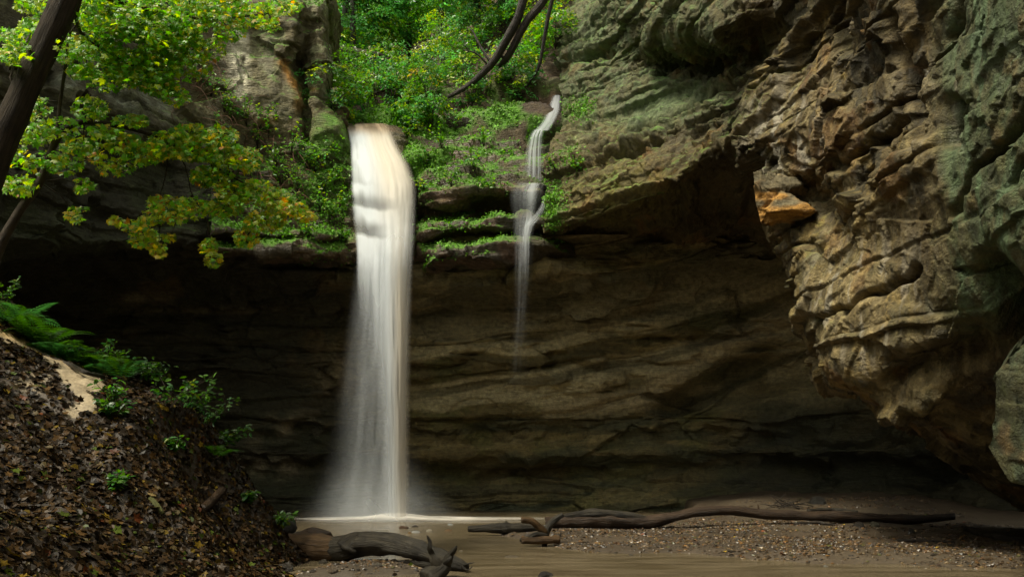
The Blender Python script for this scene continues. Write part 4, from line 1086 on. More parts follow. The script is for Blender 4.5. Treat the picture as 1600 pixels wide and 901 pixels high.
for i, (x, y, s_, lab) in enumerate(shrub_tab):
    l = on(x, y)
    yl = 'yellow' in lab
    make_shrub('gully_shrub', l, 950 + i, lab, (1.15 * s_, 1.0 * s_, 0.85 * s_), int(40 * s_) + 8, 28, 0.125, w=(5, 2, 3, 2 + 3 * yl, 0.2 + 1.2 * yl))
# the woods further back read as one mass of leaves
rng = np.random.default_rng(77)
pos, nor, alo, pid, ctr = plates(rng, 1500, 44, (17, 8, 10), 1.7, 0.0)
keep = pos[:, 0] > -60
pc = leaf_cols(1500, (G2 * 1.2, G1, G3 * 1.4, YG), (4, 1, 6, 2), rng)
o = obj('distant_woods', leaves_mesh('distant_woods', pos + np.array([-4, 62, 30.5]), nor, alo, 0.40 * rng.uniform(.7, 1.3, len(pos)), pc[pid]))
tag(o, 'hazy green mass of distant woodland leaves at the back of the gully', 'woodland', kind='stuff')
# fallen log and dark bent branches in the gully
def px_path(pts):
    return np.array([P(*q) for q in pts])
def branch_thing(name, lab, cat, main, mr, extra, mat, seg=9, step=0.3, rough=0.12, seed=0, sub='twig'):
    pts = px_path(main); org = pts[0]
    e = empty(name, org, lab, cat)
    tube_obj('limb' if cat != 'log' else 'trunk', [tube_data(pts, mr, seg, step, rough, seed)], mat, e, org)
    for k, (ep, er) in enumerate(extra):
        tube_obj(sub, [tube_data(px_path(ep), er, 7, step * 0.7, rough, seed + k + 1)], mat, e, org)
    return e
l = on(545, 128, 40)
dd = 37.5
branch_thing('fallen_log', 'brown log lying across the gully between dark trunks', 'log', [(500, 76, dd), (535, 80, dd), (580, 86, dd), (600, 90, dd + .2)], [0.2, 0.2, 0.18, 0.12], [], M_BARK, seed=3)
def surf_d(x, y, dflt, lift=0.25):
    l_, n_ = hit(x, y)
    return (l_.y - lift) if l_ is not None else dflt
ds = surf_d(705, 145, 29); 
branch_thing('bent_branch', 'dark wet bent branch arching down the slope, the lower of two', 'branch',
   [(700, 152, ds), (735, 132, ds - .3), (768, 100, ds - .7), (790, 65, ds - 1.1), (812, 20, ds - 1.5), (822, -40, ds - 1.7), (830, -160, ds - 2)], [0.06, 0.10, 0.13, 0.14, 0.15, 0.16, 0.18],
   [([(768, 100, ds - .7), (750, 72, ds - .6), (738, 48, ds - .5), (730, 42, ds - .5)], [0.05, 0.04, 0.025, 0.012]), ([(764, 104, ds - .7), (745, 84, ds - .8), (722, 78, ds - .9)], [0.04, 0.03, 0.012])], M_BARKDARK, seed=11)
branch_thing('bent_branch', 'dark wet branch curving beside and above the lower bent branch', 'branch',
   [(778, 104, ds - .45), (792, 92, ds - .8), (806, 65, ds - 1.1), (824, 32, ds - 1.4), (850, 0, ds - 1.6), (875, -60, ds - 1.9), (900, -160, ds - 2)], [0.07, 0.11, 0.12, 0.13, 0.14, 0.15, 0.16], [([(792, 92, ds - .8), (781, 88, ds - .75), (774, 90, ds - .7)], [0.06, 0.04, 0.02])], M_BARKDARK, seed=14)
d3 = surf_d(828, 128, 28.5)
branch_thing('hanging_root', 'thin straight dark root hanging down beside the right cliff', 'root',
   [(824, 135, d3), (842, 105, d3 - .2), (850, 62, d3 - .4), (858, 20, d3 - .5), (866, -20, d3 - .6), (872, -120, d3 - .7)], [0.03, 0.055, 0.065, 0.07, 0.07, 0.08], [], M_BARKDARK, seed=17)
d4 = surf_d(600, 150, 30)
branch_thing('fallen_branch', 'pale thin fallen branch slanting over the soil above the brink', 'branch', [(565, 152, d4), (600, 142, d4 - .1), (640, 130, d4), (668, 118, d4 + .3)], [0.02, 0.035, 0.035, 0.02], [], M_LOGTAN, 6, 0.3, 0.1, 19)

# ------------------------------------------------------------------ moss and small plants on the ledges, dry brush
def scatter_moss(key, maskf, n_, size, seed):
    _o, p, n = STRUCT[key]
    rng = np.random.default_rng(seed)
    w_ = maskf(p, n)
    w_ = np.where(p[:, 1] > 0, w_, 0)
    tot = w_.sum()
    i = rng.choice(len(p), n_, p=w_ / tot)
    pos = p[i] + 0.04 * rng.standard_normal((n_, 3)); nor = unit(n[i] + 0.8 * rng.standard_normal((n_, 3)))
    return pos + n[i] * 0.015, nor, rng.standard_normal((n_, 3)) + np.array([0, -0.3, 0.2]), size * rng.uniform(0.5, 1.4, n_), leaf_cols(n_, (MOSS, MOSS * 1.5, MOSS * 0.7, np.array([0.11, 0.19, 0.02])), (4, 3, 2, 1.5), rng)
def infr(p):
    px, py = proj(p)
    return px, py, (px > -20) & (px < 1620) & (py > -20) & (py < 920)
def mk_ledge(p, n):
    px, py, m_ = infr(p)
    ch = 1 - np.exp(-((px - 598) / 54) ** 6)
    return m_ * ch * (moss_mask(p, n, 243, 0.3, 0.6) + 0.9 * blob(px, py, 690, 260, 45, 20) + 1.2 * blob(px, py, 505, 300, 36, 60) * (px < 545)) * (1 - 0.9 * np.exp(-((px - 825) / 32) ** 4))
def mk_gully(p, n):
    px, py, m_ = infr(p)
    return m_ * sstep(-0.2, 0.25, fbm(p * 0.8, 4, 343) + 0.45 * sstep(160, 205, py)) * sstep(120, 180, py) * (p[:, 1] < 34)
def mk_left(p, n):
    px, py, m_ = infr(p)
    return m_ * (moss_mask(p, n, 145, 0.4, 0.75) * sstep(250, 330, px) * 0.5 + sstep(180, 225, py) * sstep(478, 505, px) * (px < 560))
def mk_right(p, n):
    px, py, m_ = infr(p)
    return m_ * (blob(px, py, 862, 320, 16, 40) + blob(px, py, 905, 170, 22, 14) + 0.5 * blob(px, py, 890, 250, 20, 16)) * (n[:, 2] > -0.3)
for key, fn, n_, sz, sd, lab in (('ledge', mk_ledge, 20000, 0.09, 61, 'bright green moss and tiny leaves carpeting the waterfall ledges'), ('gully', mk_gully, 22000, 0.10, 62, 'green moss spreading over the bank above the ledges'),
                                 ('left', mk_left, 3500, 0.085, 63, 'moss on the left cliff and the base of its buttress'), ('right', mk_right, 2200, 0.085, 64, 'moss clinging to the rock edge right of the side cascade')):
    d_ = scatter_moss(key, fn, n_, sz, sd)
    tag(obj('moss', leaves_mesh('moss', *d_, mat=M_MOSS)), lab, 'moss', kind='stuff')

def leafy_plant(name, loc, nrm_, seed, label, s_=0.45, n_=70, size=0.09, pal=(G2, G1, G3, YG), w=(5, 2, 2, 1), group=None, tm=(OVAL, OVAL_F), cat='plant'):
    rng = np.random.default_rng(seed)
    ax = unit(np.array([nrm_[0] * 0.5, nrm_[1] * 0.5, 0.75]))
    tp, P_, N_, A_ = [], [], [], []
    ns = 7
    for k in range(ns):
        th = rng.uniform(0, 2 * math.pi); out = np.array([math.cos(th), math.sin(th), 0]) * rng.uniform(0.25, 0.9)
        tip = (ax * rng.uniform(0.6, 1.0) + out * 0.8) * s_
        mid = ax * s_ * 0.45 + out * s_ * 0.25
        tp.append(tube_data([-ax * 0.06, mid, tip], [0.008, 0.006, 0.003], 4, s_ / 4))
        m_ = max(3, n_ // ns)
        t = rng.uniform(0.3, 1.05, (m_, 1))
        q = 2 * t * (1 - t) * mid + t * t * tip
        sd = unit(rng.standard_normal((m_, 3)) + np.array([0, 0, 0.1]))
        P_.append(q + sd * size * 0.6); A_.append(sd + 0.3 * out); N_.append(np.array([0, -0.3, 1.0]) + 0.5 * rng.standard_normal((m_, 3)))
    P_, N_, A_ = np.concatenate(P_), np.concatenate(N_), np.concatenate(A_)
    e = empty(name, loc, label, cat, group)
    tube_obj('stem', tp, M_TWIG, e)
    o = obj('foliage', leaves_mesh('foliage', P_, N_, A_, size * rng.uniform(.6, 1.3, len(P_)), leaf_cols(len(P_), pal, w, rng), *tm), e); o['kind'] = 'stuff'
    return e
ledge_plants = [
 (330, 150, .7, 'leafy plant left of the pale lichen streak, above the brush'), (362, 190, .7, 'leafy plant in the upper part of the brown brush'), (402, 232, .8, 'bright plant in the middle of the brown brush'), (345, 215, .7, 'plant just above the maple spray on the slope'), (432, 258, .7, 'green plant on the slope under the middle of the buttress'), (465, 298, .8, 'dense green plant near the tip of the maple spray'), (492, 270, .7, 'green plant on the slope two steps left of the fall'), (522, 288, .6, 'bright plant at the very left edge of the white water'), (405, 200, .7, 'plant below the orange patch on the buttress foot'), (520, 250, .7, 'plant on the mossy foot of the buttress'), (455, 330, .7, 'plant above the left shelf'), (515, 345, .6, 'plant just above the wet left shelf'),
 (712, 205, .8, 'clump of pale green leaves on the mossy bank right of the fall'), (690, 232, .7, 'leafy clump in the moss close right of the fall'), (755, 228, .6, 'light green plant on the wet rock left of the side cascade'),
 (668, 262, .6, 'plant hanging over the rounded ledge corner beside the fall'), (735, 268, .7, 'bluish green leafy plant in the middle of the upper ledge'), (705, 290, .5, 'plant on the ledge front below the mossy mound'),
 (690, 368, .4, 'small plant rooted in the lower ledge crack'), (760, 300, .45, 'tuft of leaves on the wet upper ledge'), (664, 300, .4, 'little plant dangling at the ledge corner near the white water'),
 (480, 268, .8, 'bright leafy clump on the slope left of the fall'), (505, 300, .7, 'yellow green clump next to the left edge of the fall'), (455, 240, .8, 'leafy plant on the slope below the orange stained rock'),
 (420, 215, .8, 'leafy plant under the pale lichen streak'), (385, 195, .8, 'creeping leaves at the foot of the buttress face'), (350, 175, .7, 'leafy plant at the top of the brown brush'),
 (530, 325, .6, 'moss plant beside the step at the left edge of the fall'), (480, 372, .5, 'small plant on the left shelf above the dark alcove'), (540, 378, .4, 'tiny plant on the wet left shelf tip'),
 (500, 330, .7, 'leafy patch on the lower left slope'), (440, 290, .7, 'leaves over the dark brown brush'), (870, 270, .6, 'leafy plant on the rock edge right of the side cascade'), (905, 268, .4, 'little plant in the crack of the layered brow'),
 (800, 160, .7, 'plant at the top of the mossy bank left of the chute'), (640, 215, .5, 'plant on the moss just right of the brink'),
]
for i, (x, y, s_, lab) in enumerate(ledge_plants):
    l, nr = hit(x, y)
    if l is None: continue
    leafy_plant('ledge_plant', l, nr, 2000 + i, lab, s_, 80, 0.11, w=(5, 1.5, 3 if 'blu' in lab or 'pale' in lab else 1, 3 if 'yellow' in lab else 1), group='small plants on the ledges')
# dry brown stems on the left slope
rng = np.random.default_rng(91)
tp = []
for k in range(95):
    t = rng.random()
    x = lerp(285, 480, t) + rng.normal(0, 22); y = lerp(110, 300, t) + rng.normal(0, 24)
    l, nr = hit(x, y)
    if l is None or l.y > 27: continue
    l = np.array(l); nr = np.array(nr)
    dirn = unit(np.array([rng.normal(0.5, 0.5), -0.35, rng.normal(-0.5, 0.5)]))
    L = rng.uniform(0.4, 1.3)
    tp.append(tube_data([l - nr * 0.05, l + nr * 0.22 + dirn * L * 0.5, l + nr * 0.1 + dirn * L + np.array([0, 0, -0.2 * L])], [0.010, 0.008, 0.004], 4, 0.2))
tag(tube_obj('dry_brush', tp, M_STEM), 'tangle of dry reddish brown stems on the slope left of the fall', 'brush', kind='stuff')

# ------------------------------------------------------------------ leaning tree and overhanging maple sprays on the left
def spray_clusters(tab, rng, size, ndrop=0.6):
    Ps, Ns, As, Cs, tw = [], [], [], [], []
    for (x, y, rx, ry, n_, d_, yel, src) in tab:
        n_ = int(n_ * 3.2)
        a = rng.uniform(0, 2 * math.pi, n_); q = np.sqrt(rng.random(n_))
        x_ = x + rx * q * np.cos(a); y_ = y + ry * q * np.sin(a)
        dd_ = d_ + rng.normal(0, 0.35, n_) + 0.25 * np.cos(a)
        pos = np.stack([(x_ - CX) / F * dd_, dd_, CAMH - (y_ - HZ) / F * dd_], 1)
        Ps.append(pos)
        Ns.append(np.array([0.0, -0.75, 0.75]) + 0.55 * rng.standard_normal((n_, 3)))
        As.append(np.array([0.25, -0.1, -0.65]) + 0.6 * rng.standard_normal((n_, 3)))
        Cs.append(leaf_cols(n_, (G2 * 1.3, YG, YL, OR, G1), (5 * (1 - yel) + 1, 4.5, 3.2 * yel, .6 * yel, .6 * (1 - yel)), rng))
        s_ = np.array(P(*src)); c_ = np.array(P(x, y, d_))
        tw.append(tube_data([s_, (s_ + c_) / 2 + np.array([0, 0, 0.08]), c_], [0.012, 0.009, 0.004], 5, 0.25))
        for j in rng.choice(n_, min(n_, 5), replace=False):
            tw.append(tube_data([c_, (c_ + pos[j]) / 2 + np.array([0, 0, 0.03]), pos[j]], [0.005, 0.004, 0.002], 4, 0.3))
    return np.concatenate(Ps), np.concatenate(Ns), np.concatenate(As), np.concatenate(Cs), tw
def leaf_variants(base, k, rng):
    out = []
    for i in range(k):
        c_ = leaf_cols(1, (G2 * 1.3, YG, YL, OR), (5, 6, 3, .6), rng)[0]
        out.append((mesh_from('leaf', MAPLE - np.array([0, 0.4, 0]), MAPLE_F, np.tile(c_, (len(MAPLE), 1)), None, False, M_MAPLE), c_))
    return out
from mathutils import Matrix
def single_leaves(branches, org, pos, nor, alo, size, col, idx, variants):
    vc = np.array([v_[1] for v_ in variants])
    bv = []
    for b_ in branches:
        a_ = np.zeros(len(b_.data.vertices) * 3, np.float32); b_.data.vertices.foreach_get('co', a_); bv.append(a_.reshape(-1, 3)[::6] + org)
    for i in idx:
        k = int(np.argmin(((vc - col[i]) ** 2).sum(1)))
        pk = int(np.argmin([((v_ - pos[i]) ** 2).sum(1).min() for v_ in bv]))          # the branch it grows on
        o = bpy.data.objects.new('leaf', variants[k][0]); COL.objects.link(o); o.parent = branches[pk]
        n_ = Vector(nor[i]).normalized(); a_ = Vector(alo[i]); a_ = (a_ - n_ * a_.dot(n_)).normalized(); s_ = a_.cross(n_)
        M = Matrix(((s_.x, a_.x, n_.x, 0), (s_.y, a_.y, n_.y, 0), (s_.z, a_.z, n_.z, 0), (0, 0, 0, 1)))
        o.matrix_local = Matrix.Translation(Vector(pos[i] - org)) @ M @ Matrix.Scale(float(size[i]), 4)
rng = np.random.default_rng(33)
LV = leaf_variants('leaf', 14, rng)
# leaning tree
base = drop(P(-98, 480, 11)[0], 11.0, 8.0)
lt_path = np.array([(base.x - 0.25, 11.0, base.z - 0.5), P(-60, 385, 11), P(0, 232, 11), P(55, 105, 11), P(112, -20, 11), P(190, -200, 11.1), P(300, -420, 11.3)])
org = np.array((base.x - 0.2, 11.0, base.z))
lt = empty('leaning_tree', org, 'brown trunked tree leaning in from the left edge over the bank', 'tree')
tube_obj('trunk', [tube_data(lt_path, [0.25, 0.19, 0.175, 0.168, 0.16, 0.13, 0.06], 40, 0.06, 0.09, 5)], M_BARK, lt, org)
lb = [tube_data(px_path([(112, -20, 11), (180, 0, 11.8), (250, 20, 12.6), (330, 30, 13.4), (430, 20, 14)]), [0.05, 0.04, 0.03, 0.022, 0.01], 6, 0.3),
      tube_data(px_path([(150, -100, 11), (260, -60, 12), (380, -30, 13.2), (480, 0, 14)]), [0.05, 0.035, 0.025, 0.01], 6, 0.3),
      tube_data(px_path([(125, -5, 11), (118, 40, 11.4), (150, 70, 12), (200, 100, 12.5), (240, 120, 12.8)]), [0.035, 0.03, 0.022, 0.015, 0.008], 6, 0.3),
      tube_data(px_path([(30, 160, 11), (15, 110, 11), (40, 70, 11), (20, 85, 11)]), [0.02, 0.014, 0.01, 0.006], 5, 0.3),
      tube_data(px_path([(300, -40, 12.4), (292, 30, 13), (278, 90, 13.2)]), [0.02, 0.014, 0.006], 5, 0.3)]
lt_tab = [
 (300, 105, 30, 24, 45, 13.2, .3, (278, 90, 13.2)), (330, 78, 24, 18, 32, 13.4, .4, (278, 90, 13.2)), (275, 152, 26, 14, 34, 13, .3, (240, 120, 12.8)), (165, 130, 30, 14, 34, 12.3, .1, (200, 100, 12.5)),
 (25, 85, 30, 18, 55, 11, .15, (15, 110, 11)), (45, 62, 36, 16, 60, 11.6, .05, (40, 70, 11)), (12, 55, 26, 10, 30, 11.8, 0, (40, 70, 11)), (60, 40, 34, 14, 45, 12, .05, (40, 70, 11)), (60, 8, 40, 14, 40, 12.2, .1, (112, -20, 11)),
 (160, 25, 45, 30, 190, 12, .1, (180, 0, 11.8)), (215, 35, 45, 32, 230, 12.4, .15, (250, 20, 12.6)), (265, 50, 40, 34, 220, 12.8, .12, (250, 20, 12.6)), (150, 75, 42, 22, 120, 12, .05, (150, 70, 12)), (200, 100, 45, 22, 150, 12.5, .15, (200, 100, 12.5)),
 (245, 95, 38, 34, 190, 12.8, .1, (240, 120, 12.8)), (215, 125, 36, 14, 70, 12.6, .3, (240, 120, 12.8)), (250, 135, 30, 16, 80, 12.9, .25, (240, 120, 12.8)), (185, 40, 20, 14, 60, 12, .55, (180, 0, 11.8)), (190, 5, 70, 16, 150, 12.3, .15, (180, 0, 11.8)),
 (300, 25, 42, 28, 150, 13.2, .35, (330, 30, 13.4)), (290, 65, 26, 24, 80, 13.2, .4, (278, 90, 13.2)), (345, 12, 44, 18, 120, 13.4, .5, (380, -30, 13.2)), (360, 48, 26, 18, 45, 13.6, .65, (330, 30, 13.4)), (405, 25, 34, 20, 70, 13.9, .6, (430, 20, 14)),
 (440, 12, 34, 14, 50, 14, .55, (480, 0, 14)), (425, 42, 14, 10, 16, 14, .8, (430, 20, 14)), (300, -10, 110, 14, 140, 13, .3, (260, -60, 12)), (105, 75, 22, 26, 50, 11.9, .1, (118, 40, 11.4)), (130, 112, 26, 12, 40, 12, .2, (150, 70, 12)),
]
Ps, Ns, As, Cs, tw = spray_clusters([q[:4] + (int(q[4] * 1.2), q[5], q[6] * .6) + q[7:] for q in lt_tab], rng, 0.1)
BR = [tube_obj('branch', [t_], M_TWIG, lt, org) for t_ in lb]
tube_obj('twig', tw, M_TWIG, lt, org)['kind'] = 'stuff'
sz = 0.088 * rng.uniform(.6, 1.3, len(Ps))
idx = np.argsort(-sz / Ps[:, 1])[:150]
rest = np.setdiff1d(np.arange(len(Ps)), idx)
single_leaves(BR, org, Ps, Ns, As, sz, Cs, idx, LV)
obj('crown', leaves_mesh('crown', Ps[rest], Ns[rest], As[rest], sz[rest], Cs[rest], MAPLE, MAPLE_F, M_MAPLE, org), lt)['kind'] = 'stuff'
# maple sapling: a curved stem low on the left with a long drooping spray
b2 = drop(P(-30, 470, 12)[0], 12.0, 8.0)
sp_path = np.array([(b2.x, 12.0, b2.z - 0.3), P(-5, 400, 12), P(30, 330, 12), P(62, 285, 12), P(80, 235, 12), P(100, 203, 12), P(132, 190, 12.1), P(190, 198, 12.4), P(250, 215, 12.8), P(310, 243, 13.2), P(360, 275, 13.5), P(420, 305, 13.8), P(478, 338, 14)])
org = np.array((b2.x, 12.0, b2.z))
sp = empty('maple_sapling', org, 'young maple with a curved stem and long yellow green drooping spray', 'tree')
tube_obj('stem', [tube_data(sp_path, [0.075, 0.07, 0.062, 0.056, 0.05, 0.046, 0.042, 0.035, 0.028, 0.022, 0.016, 0.011, 0.006], 9, 0.1, 0.08, 7)], M_TWIG, sp, org)
tube_obj('branch', [tube_data(px_path([(88, 222, 12), (94, 160, 12), (103, 100, 11.9), (108, 50, 11.8), (118, 10, 11.8), (122, -60, 11.7)]), [0.032, 0.026, 0.022, 0.018, 0.014, 0.01], 7, 0.15, 0.08)], M_TWIG, sp, org)
tube_obj('branch', [tube_data(px_path([(250, 215, 12.8), (262, 250, 12.9), (255, 290, 12.9), (245, 320, 12.9), (250, 350, 12.9)]), [0.014, 0.012, 0.009, 0.006, 0.004], 5, 0.2)], M_TWIG, sp, org)
tube_obj('branch', [tube_data(px_path([(265, 222, 12.9), (290, 260, 13), (300, 305, 13), (325, 345, 13), (330, 390, 13)]), [0.013, 0.011, 0.009, 0.006, 0.003], 5, 0.2)], M_TWIG, sp, org)
tube_obj('branch', [tube_data(px_path([(240, 212, 12.7), (280, 208, 12.8), (330, 205, 13), (375, 215, 13.2)]), [0.013, 0.011, 0.009, 0.004], 5, 0.2)], M_TWIG, sp, org)
tube_obj('branch', [tube_data(px_path([(190, 198, 12.4), (175, 220, 12.3), (160, 235, 12.3)]), [0.012, 0.01, 0.004], 5, 0.2)], M_TWIG, sp, org)
tube_obj('branch', [tube_data(px_path([(330, 258, 13.3), (350, 300, 13.4), (360, 330, 13.4), (385, 370, 13.5)]), [0.012, 0.01, 0.007, 0.004], 5, 0.2)], M_TWIG, sp, org)
sp_tab = [
 (92, 200, 38, 16, 40, 12.1, .05, (100, 203, 12)), (130, 228, 34, 16, 40, 12.3, .2, (132, 190, 12.1)), (68, 255, 34, 18, 34, 12, .1, (80, 235, 12)), (18, 240, 24, 22, 24, 12, .05, (62, 285, 12)), (180, 262, 30, 14, 30, 12.5, .35, (190, 198, 12.4)),
 (165, 205, 28, 12, 40, 12.3, .1, (160, 200, 12.2)), (195, 225, 30, 16, 70, 12.5, .3, (190, 198, 12.4)), (152, 245, 14, 10, 14, 12.3, .75, (160, 235, 12.3)), (225, 240, 34, 18, 90, 12.7, .35, (250, 215, 12.8)), (205, 190, 30, 10, 45, 12.5, .05, (190, 198, 12.4)),
 (265, 225, 34, 22, 110, 12.9, .3, (280, 208, 12.8)), (300, 210, 34, 16, 90, 13, .25, (330, 205, 13)), (345, 212, 28, 16, 70, 13.1, .35, (330, 205, 13)), (305, 235, 36, 18, 110, 13.1, .3, (310, 243, 13.2)), (350, 240, 34, 18, 100, 13.3, .2, (360, 275, 13.5)),
 (385, 250, 24, 20, 70, 13.5, .4, (360, 275, 13.5)), (330, 275, 34, 18, 90, 13.3, .3, (360, 275, 13.5)), (365, 300, 30, 16, 80, 13.5, .25, (360, 275, 13.5)), (400, 300, 30, 20, 80, 13.7, .35, (420, 305, 13.8)), (430, 312, 26, 18, 70, 13.8, .4, (420, 305, 13.8)),
 (455, 325, 24, 14, 60, 13.9, .55, (478, 338, 14)), (478, 338, 16, 8, 22, 14, .9, (478, 338, 14)), (415, 345, 32, 18, 60, 13.7, .45, (385, 370, 13.5)), (385, 370, 20, 16, 40, 13.5, .65, (385, 370, 13.5)), (345, 325, 34, 14, 60, 13.4, .4, (360, 330, 13.4)),
 (300, 325, 26, 18, 50, 13, .35, (300, 305, 13)), (255, 318, 26, 14, 40, 12.9, .35, (245, 320, 12.9)), (240, 340, 24, 12, 30, 12.9, .5, (245, 320, 12.9)), (205, 352, 24, 9, 24, 12.8, .5, (245, 320, 12.9)), (180, 345, 12, 6, 10, 12.7, .75, (205, 350, 12.8)),
 (225, 372, 24, 16, 40, 12.9, .45, (250, 350, 12.9)), (248, 390, 14, 12, 22, 12.9, .7, (250, 350, 12.9)), (275, 338, 20, 12, 26, 13, .5, (300, 305, 13)), (325, 385, 15, 12, 22, 13, .35, (325, 345, 13)), (335, 405, 14, 14, 22, 13, .6, (330, 390, 13)), (265, 372, 12, 6, 9, 13, .7, (300, 305, 13)),
 (105, 250, 26, 26, 40, 12, .1, (80, 235, 12)), (60, 210, 34, 18, 45, 12.1, 0, (80, 235, 12)), (30, 290, 30, 16, 40, 12, .1, (30, 330, 12)), (55, 170, 26, 20, 30, 12.2, 0, (94, 160, 12)), (120, 335, 20, 14, 16, 12.4, .3, (62, 285, 12)), (130, 290, 18, 12, 16, 12.4, .3, (62, 285, 12)), (140, 170, 30, 20, 50, 12.2, .05, (132, 190, 12.1)),
]
Ps, Ns, As, Cs, tw = spray_clusters([q[:6] + (min(1, q[6] + .12),) + q[7:] for q in sp_tab], rng, 0.1)
tube_obj('twig', tw, M_TWIG, sp, org)['kind'] = 'stuff'
sz = 0.092 * rng.uniform(.65, 1.3, len(Ps))
idx = np.argsort(-sz / Ps[:, 1])[:290]
rest = np.setdiff1d(np.arange(len(Ps)), idx)
single_leaves([o_ for o_ in sp.children if o_.name.split('.')[0] in ('branch', 'stem')], org, Ps, Ns, As, sz, Cs, idx, LV)
obj('foliage', leaves_mesh('foliage', Ps[rest], Ns[rest], As[rest], sz[rest], Cs[rest], MAPLE, MAPLE_F, M_MAPLE, org), sp)['kind'] = 'stuff'

# ------------------------------------------------------------------ left bank: leaf litter, ferns, plants, sticks
rng = np.random.default_rng(55)
N = 105000
x = rng.uniform(-13, -2.6, N); y = rng.uniform(4.0, 16.5, N)
z = bank_full(x, y)
pp = np.stack([x, y, z], 1)
px, py = proj(pp)
sd = (1 + 0.9 * fbm(pp * 2.2, 4, 615)) * (np.exp(-(polydist(px, py, [(-40, 505), (60, 548), (120, 580), (155, 592)]) / 9) ** 2) + 1.3 * np.exp(-(polydist(px, py, [(105, 585), (150, 600), (120, 608), (140, 628), (112, 640)]) / 11) ** 2) + 0.35 * blob(px, py, 40, 570, 70, 26, 25) + 0.25 * blob(px, py, 60, 620, 100, 30, 10))
k = (px > -60) & (px < 480) & (py > 395) & (py < 930) & (z > 0.02) & (rng.random(N) > 1.15 * sd)
pp = pp[k]; n_ = len(pp)
e_ = 0.05
gxn = (bank_full(pp[:, 0] + e_, pp[:, 1]) - bank_full(pp[:, 0] - e_, pp[:, 1])) / (2 * e_)
gyn = (bank_full(pp[:, 0], pp[:, 1] + e_) - bank_full(pp[:, 0], pp[:, 1] - e_)) / (2 * e_)
nb = unit(np.stack([-gxn, -gyn, np.ones(n_)], 1))
nor = unit(nb + 0.33 * rng.standard_normal((n_, 3)))
DL = (np.array([0.05, 0.03, 0.018]), np.array([0.09, 0.05, 0.026]), np.array([0.03, 0.02, 0.014]), np.array([0.15, 0.085, 0.04]), np.array([0.20, 0.15, 0.09]), np.array([0.30, 0.20, 0.025]), np.array([0.10, 0.15, 0.02]), np.array([0.17, 0.05, 0.02]))
col = leaf_cols(n_, DL, (6, 6, 6, 2.0, 0.5, 0.7, 0.7, 0.2), rng) * np.array([0.345, 0.345, 0.22])
CURL = MAPLE.copy(); CURL[:, 2] = 0.35 * (CURL[:, 0] ** 2) - 0.12 * (CURL[:, 1] - 0.4) ** 2
CURLO = OVAL.copy(); CURLO[:, 0] *= 1.5; CURLO[:, 2] = 0.5 * CURLO[:, 0] ** 2 - 0.2 * (CURLO[:, 1] - 0.4) ** 2
me = leaves_mesh('leaf_litter', pp + nb * (0.012 + 0.02 * rng.random((n_, 1))), nor, rng.standard_normal((n_, 3)), 0.062 * rng.uniform(.45, 1.6, n_), col, CURLO, OVAL_F, M_LITTER)
nw = 2600
iw = rng.choice(n_, nw, replace=False)
v1, f1, c1 = leaves_data(pp[iw] + nb[iw] * 0.035, unit(nb[iw] + 0.3 * rng.standard_normal((nw, 3))), rng.standard_normal((nw, 3)), 0.105 * rng.uniform(.6, 1.3, nw), leaf_cols(nw, DL, (6, 6, 5, 3, .8, 1.0, .8, .3), rng) * np.array([0.40, 0.38, 0.24]), CURL, MAPLE_F)
v0, f0, c0_ = leaves_data(pp + nb * (0.012 + 0.02 * rng.random((n_, 1))), nor, rng.standard_normal((n_, 3)), 0.062 * rng.uniform(.4, 1.7, n_), col, CURLO, OVAL_F)
me = mesh_from('leaf_litter', np.concatenate([v0, v1]), np.concatenate([f0, f1 + len(v0)]), np.concatenate([c0_, c1]), None, False, M_LITTER)
tag(obj('leaf_litter', me), 'wet brown fallen leaves with a few yellow ones covering the left bank', 'leaf litter', kind='stuff')

def frond_mesh(rng, L, arch):
    """a fern frond: arched rachis with paired tapering leaflets"""
    V, Fc, C = [], [], []
    nP = 17
    c0 = leaf_cols(1, (G2 * .36, G1 * .6, G3 * .42), (3, 2, 4), rng, 0.15)[0]
    def bend(t):
        return np.array([0, L * (t - 0.18 * t * t), L * arch * (t - 1.05 * t * t)])
    for i in range(nP + 1):
        t = i / nP
        q = bend(t); V += [q + np.array([0.004, 0, 0]), q - np.array([0.004, 0, 0])]; C += [c0 * 0.7, c0 * 0.7]
        if i: Fc.append((2 * i - 2, 2 * i, 2 * i + 1)); Fc.append((2 * i - 2, 2 * i + 1, 2 * i - 1))
    for i in range(2, nP + 1):
        t = i / nP
        q = bend(t); q2 = bend(min(t + 0.02, 1.02))
        tg = (q2 - q) / np.linalg.norm(q2 - q)
        w_ = L * 0.26 * math.sin(math.pi * min(1, 0.16 + 0.86 * t)) ** 0.8 + 0.005
        for sgn in (-1, 1):
            b0 = len(V)
            out = np.array([sgn * 0.93, 0.3 * tg[1], -0.16])
            V += [q, q + out * w_ * 0.45 + tg * L * 0.024, q + out * w_, q + out * w_ * 0.4 - tg * L * 0.02]
            cc = c0 * rng.uniform(0.8, 1.25); C += [cc] * 4
            Fc += [(b0, b0 + 1, b0 + 2), (b0, b0 + 2, b0 + 3)]
    return mesh_from('frond', np.array(V), np.array(Fc), np.array(C), None, False, M_LEAF)
FR = [frond_mesh(rng, 1.0, a) for a in (0.35, 0.45, 0.55, 0.65, 0.75)]
def fern(loc, seed, label, s_=0.5, n_=9):
    r_ = np.random.default_rng(seed)
    e = empty('fern', loc, label, 'fern', 'ferns on the left bank')
    for k in range(n_):
        o = bpy.data.objects.new('frond', FR[int(r_.integers(5))]); COL.objects.link(o); o.parent = e
        o.rotation_euler = (R(r_.uniform(5, 32)), R(r_.uniform(-12, 12)), 2 * math.pi * (k + r_.uniform(-.3, .3)) / n_)
        o.scale = [1.45 * s_ * r_.uniform(0.75, 1.15)] * 3
        o.location = (0, 0, -0.02)
    return e
